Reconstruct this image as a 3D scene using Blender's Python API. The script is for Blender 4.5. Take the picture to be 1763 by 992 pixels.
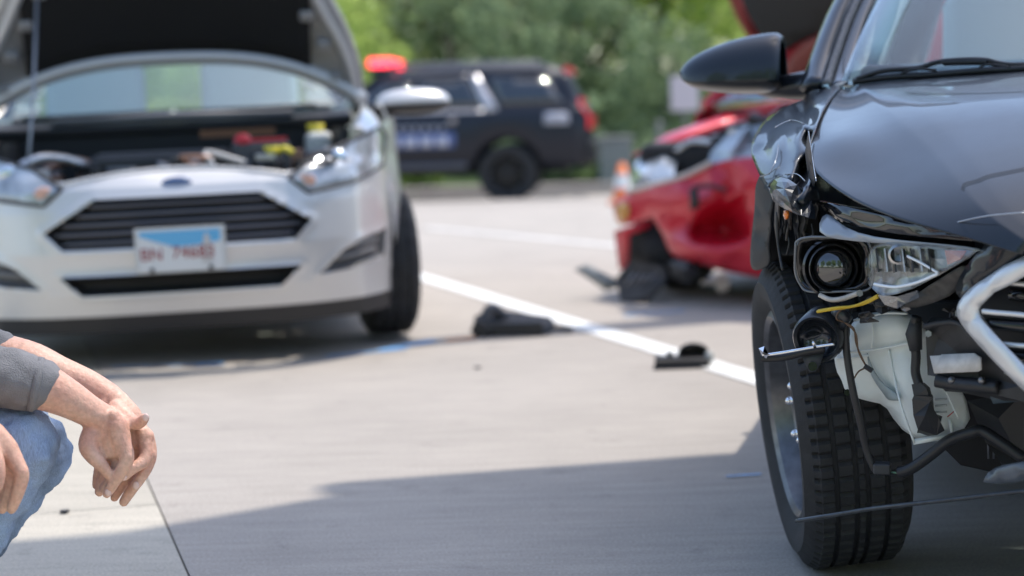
import bpy, bmesh, math, random
from math import sin, cos, tan, pi, radians, atan, atan2, sqrt
from mathutils import Vector as V, Matrix as MX, noise as NZ
from mathutils.geometry import delaunay_2d_cdt
random.seed(7)
for o in list(bpy.data.objects): bpy.data.objects.remove(o)
S = bpy.context.scene
COL = S.collection

# ------------------------------------------------------------------ camera
F = 3150.; CX = 881.5; CY = 496.; CAMH = .9
PITCH = atan(296 / F); ROLL = radians(1.6)
RC = MX.Rotation(pi/2 - PITCH, 3, 'X') @ MX.Rotation(-ROLL, 3, 'Z')
CAMP = V((0, 0, CAMH))
cd = bpy.data.cameras.new('camera'); cam = bpy.data.objects.new('camera', cd); COL.objects.link(cam)
cam.matrix_world = MX.Translation(CAMP) @ RC.to_4x4()
cd.sensor_width = 36; cd.lens = F / 1763 * 36; cd.clip_end = 2000; cd.clip_start = .05
cd.dof.use_dof = True; cd.dof.focus_distance = 3.2
cd.dof.aperture_fstop = (cd.lens / 1000) / .026
S.camera = cam
S.render.resolution_x = 1024; S.render.resolution_y = 576
# ------------------------------------------------------------------ sky and sun
SD = V((.34, .26, 1.)).normalized()
EL = math.asin(SD.z); AZ = atan2(SD.x, SD.y)
w = bpy.data.worlds.new('World'); S.world = w; w.use_nodes = True
nt = w.node_tree; bg = nt.nodes['Background']
sk = nt.nodes.new('ShaderNodeTexSky'); sk.sky_type = 'NISHITA'; sk.sun_disc = False
sk.sun_elevation = EL; sk.sun_rotation = AZ; sk.dust_density = 1.4; sk.air_density = 1.0; sk.ozone_density = 1.0
nt.links.new(sk.outputs[0], bg.inputs[0]); bg.inputs[1].default_value = .15
sl = bpy.data.lights.new('sun', 'SUN'); sl.energy = 2.0; sl.angle = radians(.6); sl.color = (1, .94, .86)
so = bpy.data.objects.new('sun', sl); COL.objects.link(so)
so.rotation_euler = SD.to_track_quat('Z', 'Y').to_euler(); so.location = (6, 4, 14)
S.view_settings.view_transform = 'Standard'; S.view_settings.look = 'None'
S.view_settings.exposure = 1.03; S.view_settings.gamma = 1

# ------------------------------------------------------------------ helpers
def ray(px, py): return RC @ V(((px - CX) / F, -(py - CY) / F, -1))
def P(px, py, d):
    r = ray(px, py); return CAMP + r * (d / r.y)
def G(px, py, z=0):
    r = ray(px, py); return CAMP + r * ((z - CAMH) / r.z)
def itp(T, v):
    if T[0][0] > T[-1][0]: T = T[::-1]
    if v <= T[0][0]: return T[0][1]
    for a, b in zip(T, T[1:]):
        if v <= b[0]: return a[1] + (b[1] - a[1]) * (v - a[0]) / (b[0] - a[0])
    return T[-1][1]
def sm(T, v):
    if T[0][0] > T[-1][0]: T = T[::-1]
    if v <= T[0][0]: return T[0][1]
    if v >= T[-1][0]: return T[-1][1]
    for i in range(len(T) - 1):
        if v <= T[i+1][0]:
            t = (v - T[i][0]) / (T[i+1][0] - T[i][0])
            p0 = T[max(i-1, 0)][1]; p1 = T[i][1]; p2 = T[i+1][1]; p3 = T[min(i+2, len(T)-1)][1]
            return .5*((2*p1)+(-p0+p2)*t+(2*p0-5*p1+4*p2-p3)*t*t+(-p0+3*p1-3*p2+p3)*t**3)
def cr(pts, n=6):
    out = []; m = len(pts)
    for i in range(m - 1):
        p0, p1, p2, p3 = pts[max(i-1, 0)], pts[i], pts[i+1], pts[min(i+2, m-1)]
        for k in range(n):
            t = k / n
            out.append(tuple(.5*((2*b)+(-a+c)*t+(2*a-5*b+4*c-d)*t*t+(-a+3*b-3*c+d)*t**3) for a, b, c, d in zip(p0, p1, p2, p3)))
    out.append(tuple(pts[-1])); return out

MATS = {}
def M(name, col=(.5, .5, .5), rough=.5, metal=0., coat=0., spec=.5, var=0., vs=6., bump=0., bs=60., emit=None, es=0., trans=0., alpha=1., tint=0., rvar=0., flake=0.):
    if name in MATS: return MATS[name]
    m = bpy.data.materials.new(name); m.use_nodes = True; MATS[name] = m
    n = m.node_tree; b = n.nodes['Principled BSDF']
    b.inputs['Base Color'].default_value = (*col, 1); b.inputs['Roughness'].default_value = rough
    b.inputs['Metallic'].default_value = metal; b.inputs['Coat Weight'].default_value = coat
    b.inputs['Coat Roughness'].default_value = .03; b.inputs['Specular IOR Level'].default_value = spec
    b.inputs['Transmission Weight'].default_value = trans; b.inputs['Alpha'].default_value = alpha
    if emit: b.inputs['Emission Color'].default_value = (*emit, 1); b.inputs['Emission Strength'].default_value = es
    tc = n.nodes.new('ShaderNodeTexCoord')
    def nz(sc, det=4):
        t = n.nodes.new('ShaderNodeTexNoise'); t.inputs['Scale'].default_value = sc; t.inputs['Detail'].default_value = det
        n.links.new(tc.outputs['Object'], t.inputs['Vector']); return t
    last = None
    if var:
        t = nz(vs); r = n.nodes.new('ShaderNodeMapRange'); r.inputs[1].default_value = .3; r.inputs[2].default_value = .7
        r.inputs[3].default_value = 1 - var; r.inputs[4].default_value = 1 + var
        n.links.new(t.outputs[0], r.inputs[0])
        mx = n.nodes.new('ShaderNodeVectorMath'); mx.operation = 'SCALE'; mx.inputs[0].default_value = col
        n.links.new(r.outputs[0], mx.inputs[3]); last = mx.outputs[0]
    if tint:
        oi = n.nodes.new('ShaderNodeObjectInfo'); r = n.nodes.new('ShaderNodeMapRange')
        r.inputs[3].default_value = 1 - tint; r.inputs[4].default_value = 1 + tint
        n.links.new(oi.outputs['Random'], r.inputs[0])
        mx = n.nodes.new('ShaderNodeVectorMath'); mx.operation = 'SCALE'
        if last: n.links.new(last, mx.inputs[0])
        else: mx.inputs[0].default_value = col
        n.links.new(r.outputs[0], mx.inputs[3]); last = mx.outputs[0]
    if flake:
        t = nz(900, 1); r = n.nodes.new('ShaderNodeMapRange'); r.inputs[1].default_value = .35; r.inputs[2].default_value = .75
        r.inputs[3].default_value = 1 - flake; r.inputs[4].default_value = 1 + 2*flake
        n.links.new(t.outputs[0], r.inputs[0])
        mx = n.nodes.new('ShaderNodeVectorMath'); mx.operation = 'SCALE'
        if last: n.links.new(last, mx.inputs[0])
        else: mx.inputs[0].default_value = col
        n.links.new(r.outputs[0], mx.inputs[3]); last = mx.outputs[0]
    if last: n.links.new(last, b.inputs['Base Color'])
    if rvar:
        t = nz(vs * 1.7); r = n.nodes.new('ShaderNodeMapRange'); r.inputs[1].default_value = .3; r.inputs[2].default_value = .7
        r.inputs[3].default_value = max(0, rough - rvar); r.inputs[4].default_value = rough + rvar
        n.links.new(t.outputs[0], r.inputs[0]); n.links.new(r.outputs[0], b.inputs['Roughness'])
    if bump:
        t = nz(bs, 5); bp = n.nodes.new('ShaderNodeBump'); bp.inputs['Strength'].default_value = bump; bp.inputs['Distance'].default_value = .01
        n.links.new(t.outputs[0], bp.inputs['Height']); n.links.new(bp.outputs[0], b.inputs['Normal'])
    return m
def glass(name, col=(.8, .9, .92), fac=.5, rough=.01, mul=1.2):
    # thin pane: transparent tint mixed with a Fresnel gloss
    if name in MATS: return MATS[name]
    m = bpy.data.materials.new(name); m.use_nodes = True; MATS[name] = m
    n = m.node_tree; n.nodes.remove(n.nodes['Principled BSDF']); out = n.nodes['Material Output']
    tr = n.nodes.new('ShaderNodeBsdfTransparent'); tr.inputs[0].default_value = (*col, 1)
    gl = n.nodes.new('ShaderNodeBsdfGlossy'); gl.inputs['Roughness'].default_value = rough
    lw = n.nodes.new('ShaderNodeLayerWeight'); lw.inputs[0].default_value = .5
    pw = n.nodes.new('ShaderNodeMath'); pw.operation = 'POWER'; pw.inputs[1].default_value = 5; n.links.new(lw.outputs['Facing'], pw.inputs[0])
    fr = n.nodes.new('ShaderNodeMath'); fr.operation = 'MULTIPLY_ADD'; fr.inputs[1].default_value = .96; fr.inputs[2].default_value = .04; n.links.new(pw.outputs[0], fr.inputs[0])
    ma = n.nodes.new('ShaderNodeMath'); ma.operation = 'MULTIPLY_ADD'; ma.inputs[1].default_value = mul; ma.inputs[2].default_value = fac
    ma.use_clamp = True
    mix = n.nodes.new('ShaderNodeMixShader')
    n.links.new(fr.outputs[0], ma.inputs[0]); n.links.new(ma.outputs[0], mix.inputs[0])
    n.links.new(tr.outputs[0], mix.inputs[1]); n.links.new(gl.outputs[0], mix.inputs[2]); n.links.new(mix.outputs[0], out.inputs[0])
    return m

def tag(o, label=None, cat=None, group=None, kind=None):
    if label: o['label'] = label
    if cat: o['category'] = cat
    if group: o['group'] = group
    if kind: o['kind'] = kind
    return o
def obj(name, vs, fs, mat, parent=None, smooth=False, world=False, solid=0, sub=0, bevel=0, crease=None, off=0., auto=None):
    me = bpy.data.meshes.new(name)
    if world and parent is not None:
        inv = parent.matrix_world.inverted(); vs = [inv @ V(v) for v in vs]
    me.from_pydata([tuple(v) for v in vs], [], fs); me.update()
    bm = bmesh.new(); bm.from_mesh(me); bmesh.ops.recalc_face_normals(bm, faces=bm.faces); bm.to_mesh(me); bm.free()
    if mat: me.materials.append(mat)
    o = bpy.data.objects.new(name, me); COL.objects.link(o)
    if parent is not None: o.parent = parent
    if smooth:
        for p in me.polygons: p.use_smooth = True
    if crease:
        at = me.attributes.new('crease_edge', 'FLOAT', 'EDGE')
        for e in me.edges:
            at.data[e.index].value = crease(me.vertices[e.vertices[0]].index, me.vertices[e.vertices[1]].index)
    if sub:
        md = o.modifiers.new('sub', 'SUBSURF'); md.levels = sub; md.render_levels = sub; md.boundary_smooth = 'PRESERVE_CORNERS'
    if solid:
        md = o.modifiers.new('solid', 'SOLIDIFY'); md.thickness = solid; md.offset = off
    if bevel:
        md = o.modifiers.new('bevel', 'BEVEL'); md.width = bevel; md.segments = 2; md.limit_method = 'ANGLE'
        for p in me.polygons: p.use_smooth = True
        md.harden_normals = True
    if auto is not None:
        for p in me.polygons: p.use_smooth = True
        for e in me.edges: pass
        me.set_sharp_from_angle(angle=radians(auto))
    return o
def empty(name, loc=(0, 0, 0), rot=(0, 0, 0)):
    o = bpy.data.objects.new(name, None); COL.objects.link(o); o.location = loc; o.rotation_euler = rot
    o.empty_display_size = .1
    bpy.context.view_layer.update(); return o
class B:
    """collects simple shapes for one mesh"""
    def __init__(s): s.v = []; s.f = []
    def add(s, vs, fs):
        k = len(s.v); s.v += [V(v) for v in vs]; s.f += [[i + k for i in f] for f in fs]; return s
    def box(s, c, d, R=None):
        vs = [V((x*d[0]/2, y*d[1]/2, z*d[2]/2)) for x in (-1, 1) for y in (-1, 1) for z in (-1, 1)]
        if R is not None: vs = [R @ v for v in vs]
        return s.add([v + V(c) for v in vs], [(0,1,3,2),(4,6,7,5),(0,4,5,1),(2,3,7,6),(0,2,6,4),(1,5,7,3)])
    def tube(s, pts, r, n=10, cap=True, flat=1.):
        pts = [V(p) for p in pts]; rr = r if isinstance(r, (list, tuple)) else [r]*len(pts)
        vs = []; fs = []; up = None
        for i, p in enumerate(pts):
            t = (pts[min(i+1, len(pts)-1)] - pts[max(i-1, 0)]).normalized()
            if up is None:
                up = V((0, 0, 1)) if abs(t.z) < .9 else V((1, 0, 0))
            u = (up - t*up.dot(t)).normalized(); up = u; q = t.cross(u)
            for k in range(n):
                a = 2*pi*k/n; vs.append(p + u*cos(a)*rr[i]*flat + q*sin(a)*rr[i])
        for i in range(len(pts)-1):
            for k in range(n):
                a = i*n+k; b = i*n+(k+1) % n; fs.append((a, b, b+n, a+n))
        if cap: fs.append(tuple(range(n))[::-1]); fs.append(tuple(range((len(pts)-1)*n, len(pts)*n)))
        return s.add(vs, fs)
    def cyl(s, a, b, r, n=16, r2=None): return s.tube([a, b], [r, r2 if r2 is not None else r], n)
    def ball(s, c, r, n=10, sc=(1, 1, 1)):
        vs = []; fs = []
        for i in range(n+1):
            t = pi*i/n
            for k in range(2*n):
                a = pi*k/n; vs.append(V(c)+V((sin(t)*cos(a)*r*sc[0], sin(t)*sin(a)*r*sc[1], cos(t)*r*sc[2])))
        for i in range(n):
            for k in range(2*n):
                a = i*2*n+k; b = i*2*n+(k+1) % (2*n); fs.append((a, b, b+2*n, a+2*n))
        return s.add(vs, fs)
    def lathe(s, prof, n=48, M4=None):
        # profile (r, y) about the Y axis
        vs = []; fs = []; m = len(prof)
        for k in range(n):
            a = 2*pi*k/n
            for r, y in prof:
                p = V((r*cos(a), y, r*sin(a))); vs.append(M4 @ p if M4 else p)
        for k in range(n):
            for i in range(m-1):
                a = k*m+i; b = ((k+1) % n)*m+i; fs.append((a, a+1, b+1, b))
        return s.add(vs, fs)
    def poly(s, outer, depth):
        """prism: outer = list of points, depth = vector"""
        n = len(outer); o = [V(p) for p in outer]; d = V(depth)
        return s.add(o + [p + d for p in o], [tuple(range(n)), tuple(range(n, 2*n))[::-1]] + [(i, (i+1) % n, (i+1) % n+n, i+n) for i in range(n)])
    def make(s, name, mat, parent=None, **k): return obj(name, s.v, s.f, mat, parent, **k)
def grid(rows, name, mat, parent=None, closed=False, **k):
    m = len(rows[0]); vs = [p for r in rows for p in r]; fs = []
    for i in range(len(rows)-1):
        for j in range(m-1 if not closed else m):
            a = i*m+j; b = i*m+(j+1) % m; fs.append((a, b, b+m, a+m))
    return obj(name, vs, fs, mat, parent, **k)
def cdt(pts2, n_out, holes=()):
    vs = [V(p) for p in pts2]; ed = [(i, (i+1) % n_out) for i in range(n_out)]
    r = delaunay_2d_cdt(vs, ed, [list(range(n_out))], 1, 1e-6)
    ov = [x[0] if x else None for x in r[3]]
    return [tuple(ov[i] for i in f) for f in r[2] if all(ov[i] is not None for i in f)]
def inpoly(y, z, pl):
    c = False; j = len(pl)-1
    for i in range(len(pl)):
        if (pl[i][1] > z) != (pl[j][1] > z) and y < (pl[j][0]-pl[i][0])*(z-pl[i][1])/(pl[j][1]-pl[i][1])+pl[i][0]: c = not c
        j = i
    return c
def text(body, size, mat, parent, loc, rot, name='lettering', ext=.001, sx=1.):
    cu = bpy.data.curves.new(name, 'FONT'); cu.body = body; cu.size = size; cu.extrude = ext; cu.align_x = 'CENTER'; cu.align_y = 'CENTER'
    t = bpy.data.objects.new(name, cu); COL.objects.link(t); bpy.context.view_layer.update()
    me = bpy.data.meshes.new_from_object(t.evaluated_get(bpy.context.evaluated_depsgraph_get()))
    bpy.data.objects.remove(t); o = bpy.data.objects.new(name, me); COL.objects.link(o)
    me.materials.clear(); me.materials.append(mat); o.parent = parent; o.location = loc; o.rotation_euler = rot; o.scale = (sx, 1, 1); return o

class Car:
    """car frame: x forward, y to the car's left, z up, origin on the ground under the front axle"""
    def __init__(s, name, yaw, o, roll=0):
        a = radians(yaw); s.f = V((-sin(a), -cos(a), 0)); s.l = V((cos(a), -sin(a), 0))
        m = MX((( s.f.x, s.l.x, 0, o[0]), (s.f.y, s.l.y, 0, o[1]), (0, 0, 1, o[2]), (0, 0, 0, 1)))
        s.m = m @ MX.Rotation(radians(roll), 4, 'X'); s.inv = s.m.inverted()
        s.root = bpy.data.objects.new(name, None); COL.objects.link(s.root); s.root.matrix_world = s.m
        bpy.context.view_layer.update()
    def TX(s, px, py, x):
        c = s.inv @ CAMP; r = s.inv.to_3x3() @ ray(px, py); t = (x - c.x) / r.x; return c + r*t
    def TY(s, px, py, y):
        c = s.inv @ CAMP; r = s.inv.to_3x3() @ ray(px, py); t = (y - c.y) / r.y; return c + r*t
    def shard(s, name, outline, inner, mat, solid=.002, sub=2, parent=None, crease=1., flat=False):
        """panel given by outline and inner points, each (pixel x, pixel y, local x)"""
        pts = outline + inner
        fs = cdt([(p[0], -p[1]) for p in pts], len(outline))
        vs = [s.TX(*p) for p in pts]; n = len(outline)
        cf = (lambda a, b: crease if (a < n and b < n and (abs(a-b) == 1 or abs(a-b) == n-1)) else 0.)
        return obj(name, vs, fs, mat, parent or s.root, smooth=not flat, solid=solid, sub=sub, crease=cf)
    def tube(s, name, pts, r, mat, n=8, k=6, parent=None, flat=1.):
        p = cr([tuple(s.TX(*q)) for q in pts], k)
        return B().tube(p, r, n, flat=flat).make(name, mat, parent or s.root, smooth=True)

# ------------------------------------------------------------------ materials
black_plastic = M('black plastic', (.018, .018, .02), .45, bump=.05, bs=200)
dark_plastic = M('dark plastic', (.035, .036, .04), .55, var=.3, vs=20, bump=.08, bs=150)
rubber = M('rubber', (.022, .022, .023), .75, var=.25, vs=30, bump=.15, bs=250)
chrome = M('chrome', (.85, .85, .86), .08, 1., var=.05)
satin = M('satin silver', (.70, .70, .70), .42, .6, var=.05, vs=30)
alu = M('aluminium', (.5, .5, .5), .35, 1., var=.2, vs=40)
steel = M('dull steel', (.25, .25, .26), .4, .9, var=.25, vs=30)
white_paint = M('white metal', (.75, .75, .74), .5, var=.06)
red_lens = M('red lens', (.6, .01, .02), .15, coat=.8, emit=(1, .02, .03), es=.12)
amber = M('amber lens', (.8, .2, .02), .2, coat=.6)
winglass = M('tinted window', (.014, .018, .022), .02, coat=1., spec=.8)

# ------------------------------------------------------------------ ground and road
def gz(y):
    a = max(0., min(y, 30) - 9.); z = -.0009*a*a
    if y > 31: z += min((y-31)*.09, 4.)
    return z
def sheet(name, x0, x1, ys, dz, mat, nx=2):
    rows = []
    for y in ys: rows.append([(x0+(x1-x0)*i/nx, y, gz(y)+dz) for i in range(nx+1)])
    return grid(rows, name, mat)
grass_m = M('grass', (.06, .11, .022), .9, var=.45, vs=.7, bump=.6, bs=8)
tag(sheet('ground', -300, 300, [-120, -30] + list(range(8, 46, 2)) + [60, 120, 500, 900], -.07, grass_m, 12), kind='structure')
base_m = M('joint filler', (.24, .22, .19), .9, var=.3, vs=5)
UD = V((.269, -.963, 0)); ND = V((.963, .269, 0))      # lane direction and across it
road = sheet('road', -26, 34, [-9, 2, 6, 9] + [9+.8*i for i in range(1, 25)], -.03, base_m, 4)
tag(road, kind='structure')
def concrete(name, col):
    m = M(name, col, .88, var=.07, vs=1.3, tint=.05)
    n = m.node_tree; b = n.nodes['Principled BSDF']; tc = [x for x in n.nodes if x.type == 'TEX_COORD'][0]
    src = b.inputs['Base Color'].links[0].from_socket
    def rng(sock, a, c, lo, hi):
        r = n.nodes.new('ShaderNodeMapRange'); r.inputs[1].default_value = a; r.inputs[2].default_value = c
        r.inputs[3].default_value = lo; r.inputs[4].default_value = hi; n.links.new(sock, r.inputs[0]); return r.outputs[0]
    def mulc(sock, f):
        x = n.nodes.new('ShaderNodeVectorMath'); x.operation = 'SCALE'; n.links.new(sock, x.inputs[0]); n.links.new(f, x.inputs[3]); return x.outputs[0]
    t1 = n.nodes.new('ShaderNodeTexNoise'); t1.inputs['Scale'].default_value = 160; t1.inputs['Detail'].default_value = 3
    n.links.new(tc.outputs['Object'], t1.inputs['Vector']); src = mulc(src, rng(t1.outputs[0], .3, .7, .80, 1.18))
    mp = n.nodes.new('ShaderNodeMapping'); mp.inputs['Scale'].default_value = (3.0, 22, 1); n.links.new(tc.outputs['Object'], mp.inputs[0])
    t2 = n.nodes.new('ShaderNodeTexNoise'); t2.inputs['Scale'].default_value = 1.; t2.inputs['Detail'].default_value = 6; t2.inputs['Roughness'].default_value = .7
    n.links.new(mp.outputs[0], t2.inputs['Vector']); src = mulc(src, rng(t2.outputs[0], .3, .7, .86, 1.12))
    t3 = n.nodes.new('ShaderNodeTexNoise'); t3.inputs['Scale'].default_value = 5.5; t3.inputs['Detail'].default_value = 8; t3.inputs['Roughness'].default_value = .75
    n.links.new(tc.outputs['Object'], t3.inputs['Vector']); src = mulc(src, rng(t3.outputs[0], .58, .72, 1., .70))
    n.links.new(src, b.inputs['Base Color'])
    bp = n.nodes.new('ShaderNodeBump'); bp.inputs['Strength'].default_value = .35; bp.inputs['Distance'].default_value = .004
    t4 = n.nodes.new('ShaderNodeTexNoise'); t4.inputs['Scale'].default_value = 220; t4.inputs['Detail'].default_value = 4
    n.links.new(tc.outputs['Object'], t4.inputs['Vector']); n.links.new(t4.outputs[0], bp.inputs['Height']); n.links.new(bp.outputs[0], b.inputs['Normal'])
    return m
conc = concrete('concrete', (.385, .345, .30)); conc2 = concrete('pale concrete', (.435, .395, .325))
def slab(n0, n1, t0, t1, mat):
    g = .0022; N = 5; vs = []; fs = []
    org = ND*((n0+n1)/2) - UD*((t0+t1)/2)
    if org.y < -8 or org.y > 29 or org.x < -24 or org.x > 31: return
    for k in range(2):
        for i in range(N+1):
            for j in range(N+1):
                p = ND*(n0+g+(n1-n0-2*g)*i/N) - UD*(t0+g+(t1-t0-2*g)*j/N)
                vs.append((p.x-org.x, p.y-org.y, gz(p.y) - (0 if k == 0 else .028)))
    Q = (N+1)*(N+1)
    for i in range(N):
        for j in range(N): a = i*(N+1)+j; fs.append((a, a+1, a+N+2, a+N+1))
    per = [(i, 0) for i in range(N)] + [(N, j) for j in range(N)] + [(N-i, N) for i in range(N)] + [(0, N-j) for j in range(N)]
    ids = [i*(N+1)+j for i, j in per]
    for a, b in zip(ids, ids[1:]+ids[:1]): fs.append((a, b, b+Q, a+Q))
    o = obj('slab', vs, fs, mat, road); o.location = org
    return o
lanes = [(-22+3.7*i+.33-.2, -22+3.7*(i+1)+.33-.2) for i in range(0)]
n0 = .33 - 3.7*6
for i in range(15):
    a = n0+3.7*i; off = (4.38 if i == 5 else 2.9 if i == 6 else random.uniform(0, 4.6)) - 4.6*4
    for j in range(16):
        slab(a, a+3.7, off+4.6*j, off+4.6*(j+1), conc2 if i == 5 else conc)

line_m = M('road paint', (.78, .78, .74), .7, var=.1, vs=9, bump=.1)
def stripe(name, a, b, wd, mat, dz=.004, n=24):
    a = V((a[0], a[1], 0)); b = V((b[0], b[1], 0)); d = (b-a).normalized(); q = V((-d.y, d.x, 0))*wd/2; vs = []; fs = []
    for i in range(n+1):
        p = a+(b-a)*i/n
        for e in (1, -1):
            s = p+q*e*(1+.05*NZ.noise(V((p.x*9, p.y*9, e)))); vs.append((s.x, s.y, gz(s.y)+dz))
    for i in range(n): fs.append((2*i, 2*i+1, 2*i+3, 2*i+2))
    return tag(obj(name, vs, fs, mat), kind='structure')
p1 = G(735, 480); p2 = G(1290, 650); dd = (p2-p1).normalized()
stripe('lane_line', p1-dd*1.5, p2+dd*7, .12, line_m)
p3 = P(755, 378, 15.5); p4 = P(1055, 418, 12.6); dd = (p4-p3).normalized()
stripe('lane_line', p3-dd*.3, p4+dd*1, .10, M('worn road paint', (.66, .65, .62), .8, var=.2, vs=6))
def chalk(pts, col, nm):
    m = M('chalk ' + nm, col, .9, var=.3, vs=60)
    for (x0, y0, x1, y1, wd) in pts:
        a = G(x0, y0); b = G(x1, y1); stripe('chalk_mark', a, b, wd, m, .005, 8)
chalk([(655, 605, 748, 588, .05), (560, 616, 700, 602, .03), (335, 630, 385, 627, .06), (190, 634, 340, 630, .025), (1250, 823, 1310, 819, .012), (1075, 545, 1180, 537, .03)], (.18, .42, .75), 'blue')
chalk([(768, 588, 818, 583, .05)], (.75, .38, .18), 'orange')
# kerb far side
for i in range(14):
    B().box((-21+3*i+1.5*0, 28.9, gz(28.9)+.03), (2.98, .18, .3)).make('kerbstone', conc, road, bevel=.02)

# ------------------------------------------------------------------ trees
def leafmat(name, col, tcol):
    m = bpy.data.materials.new(name); m.use_nodes = True; n = m.node_tree; n.nodes.remove(n.nodes['Principled BSDF'])
    d = n.nodes.new('ShaderNodeBsdfDiffuse'); t = n.nodes.new('ShaderNodeBsdfTranslucent'); mx = n.nodes.new('ShaderNodeMixShader'); mx.inputs[0].default_value = .62
    g = n.nodes.new('ShaderNodeNewGeometry'); r = n.nodes.new('ShaderNodeMapRange'); r.inputs[3].default_value = .6; r.inputs[4].default_value = 1.35
    n.links.new(g.outputs['Random Per Island'], r.inputs[0])
    for sh, c in ((d, col), (t, tcol)):
        s = n.nodes.new('ShaderNodeVectorMath'); s.operation = 'SCALE'; s.inputs[0].default_value = c
        n.links.new(r.outputs[0], s.inputs[3]); n.links.new(s.outputs[0], sh.inputs[0])
    n.links.new(d.outputs[0], mx.inputs[1]); n.links.new(t.outputs[0], mx.inputs[2]); n.links.new(mx.outputs[0], n.nodes['Material Output'].inputs[0])
    return m
LM = [leafmat('spring leaves', (.34, .45, .14), (.58, .70, .22)), leafmat('green leaves', (.31, .40, .13), (.50, .62, .18)), leafmat('dark leaves', (.20, .26, .17), (.28, .37, .20)), leafmat('olive leaves', (.25, .25, .14), (.30, .31, .14))]
bark = M('bark', (.10, .08, .065), .9, var=.4, vs=8, bump=.6, bs=25)
def crown_mesh(seed, rx, rz, cz, nclump, nleaf, ls):
    rd = random.Random(seed); vs = []; fs = []
    for c in range(nclump):
        while True:
            p = V((rd.uniform(-1, 1), rd.uniform(-1, 1), rd.uniform(-1, 1)))
            if .25 < p.length < 1: break
        cc = V((p.x*rx, p.y*rx, p.z*rz+cz)); cr_ = rx*rd.uniform(.16, .34)
        for i in range(nleaf):
            d = V((rd.gauss(0, 1), rd.gauss(0, 1), rd.gauss(0, .8))).normalized()*cr_*rd.uniform(.5, 1)**.5
            q = cc+d; a = V((rd.gauss(0, 1), rd.gauss(0, 1), rd.gauss(0, .6))).normalized()
            b = a.cross(V((rd.gauss(0, 1), rd.gauss(0, 1), rd.gauss(0, 1)))).normalized(); s = ls*rd.uniform(.6, 1.3)
            k = len(vs); vs += [q-a*s, q+b*s*.5, q+a*s, q-b*s*.5]; fs.append((k, k+1, k+2, k+3))
    me = bpy.data.meshes.new('crown'); me.from_pydata([tuple(v) for v in vs], [], fs); return me
def trunk_mesh(seed, h, r):
    rd = random.Random(seed); b = B()
    pts = [(rd.uniform(-.1, .1)*i, rd.uniform(-.1, .1)*i, h*i/5) for i in range(6)]
    b.tube(cr(pts, 3), [r*(1.25-.9*i/15) for i in range(16)], 10)
    for k in range(6):
        a = rd.uniform(0, 6.28); z = h*rd.uniform(.45, .85); l = h*rd.uniform(.35, .55)
        b.tube([(0, 0, z), (cos(a)*l*.4, sin(a)*l*.4, z+l*.35), (cos(a)*l*.8, sin(a)*l*.8, z+l*.8)], [r*.5, r*.35, r*.12], 7)
    me = bpy.data.meshes.new('trunk'); me.from_pydata([tuple(v) for v in b.v], [], b.f)
    for p in me.polygons: p.use_smooth = True
    me.materials.append(bark); return me
CM = []
for k, (rx, rz, cz) in enumerate([(3.2, 3.6, 5.2), (3.6, 4.2, 5.0), (2.8, 4.6, 5.0)]):
    CM.append([crown_mesh(11+k, rx, rz, cz, 120, 48, .17), trunk_mesh(31+k, 6.5, .2)])
def tree(x, y, k, mi, sc, label, group, name='tree'):
    r = empty(name, (x, y, gz(y)-.08), (0, 0, random.uniform(0, 6))); r.scale = (sc, sc, sc)
    me = CM[k][0].copy(); me.materials.append(LM[mi])
    c = bpy.data.objects.new('crown', me); COL.objects.link(c); c.parent = r
    t = bpy.data.objects.new('trunk', CM[k][1]); COL.objects.link(t); t.parent = r
    return tag(r, label, 'tree', group)
TL = ['bright spring-green tree in the wood behind the police car', 'mid green tree in the wood behind the police car', 'dark evergreen tree in the wood behind the police car', 'olive tinged tree in the wood behind the police car']
rt = random.Random(3)
TREES = []
for row, (y0, s0, n_) in enumerate(((34.5, .34, 13), (37.5, .42, 12), (41.5, .6, 11), (47, .9, 10))):
    for i in range(n_):
        x = -15+30*(i+.5*(row % 2))/(n_-1)*(1+.12*row)
        mi = rt.choice([0, 0, 1]) if x < -1.3 else rt.choice([2, 2, 3, 2]) if x < 3.4 else rt.choice([1, 1, 0, 1])
        TREES.append((x+rt.uniform(-.5, .5), y0+rt.uniform(-1, 1), rt.randrange(3), mi, s0*rt.uniform(.85, 1.2), row))
RN = ['small %s tree in the front row by the road verge', '%s tree in the second row up the bank', '%s tree higher up the wooded bank', 'tall %s tree at the top of the wooded bank']
for (x, y, k, mi, sc, row) in TREES:
    nm = ['bright spring-green', 'mid green', 'dark green', 'olive tinged'][mi]
    tree(x, y, k, mi, sc, RN[row] % nm, 'wood beyond the road, row %d, %s' % (row+1, nm))
# shrubs along the wood edge
SH = [crown_mesh(77, 1.1, .8, .8, 60, 60, .09), crown_mesh(78, 1.3, .9, .9, 60, 60, .09)]
for i, (x, mi) in enumerate([(-6.5, 0), (-2, 1), (.6, 2), (2.2, 2), (5.6, 1)]):
    me = SH[i % 2].copy(); me.materials.append(LM[mi])
    o = bpy.data.objects.new('shrub', me); COL.objects.link(o); y = 32.8; o.location = (x, y, gz(y)-.15); o.rotation_euler.z = i; s = .75; o.scale = (s, s, s*.8)
    nm = ['bright', 'mid green', 'dark green'][mi]
    tag(o, 'low %s shrub at the foot of the wooded bank' % nm, 'shrub', 'shrubs at the foot of the bank: ' + nm)
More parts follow.
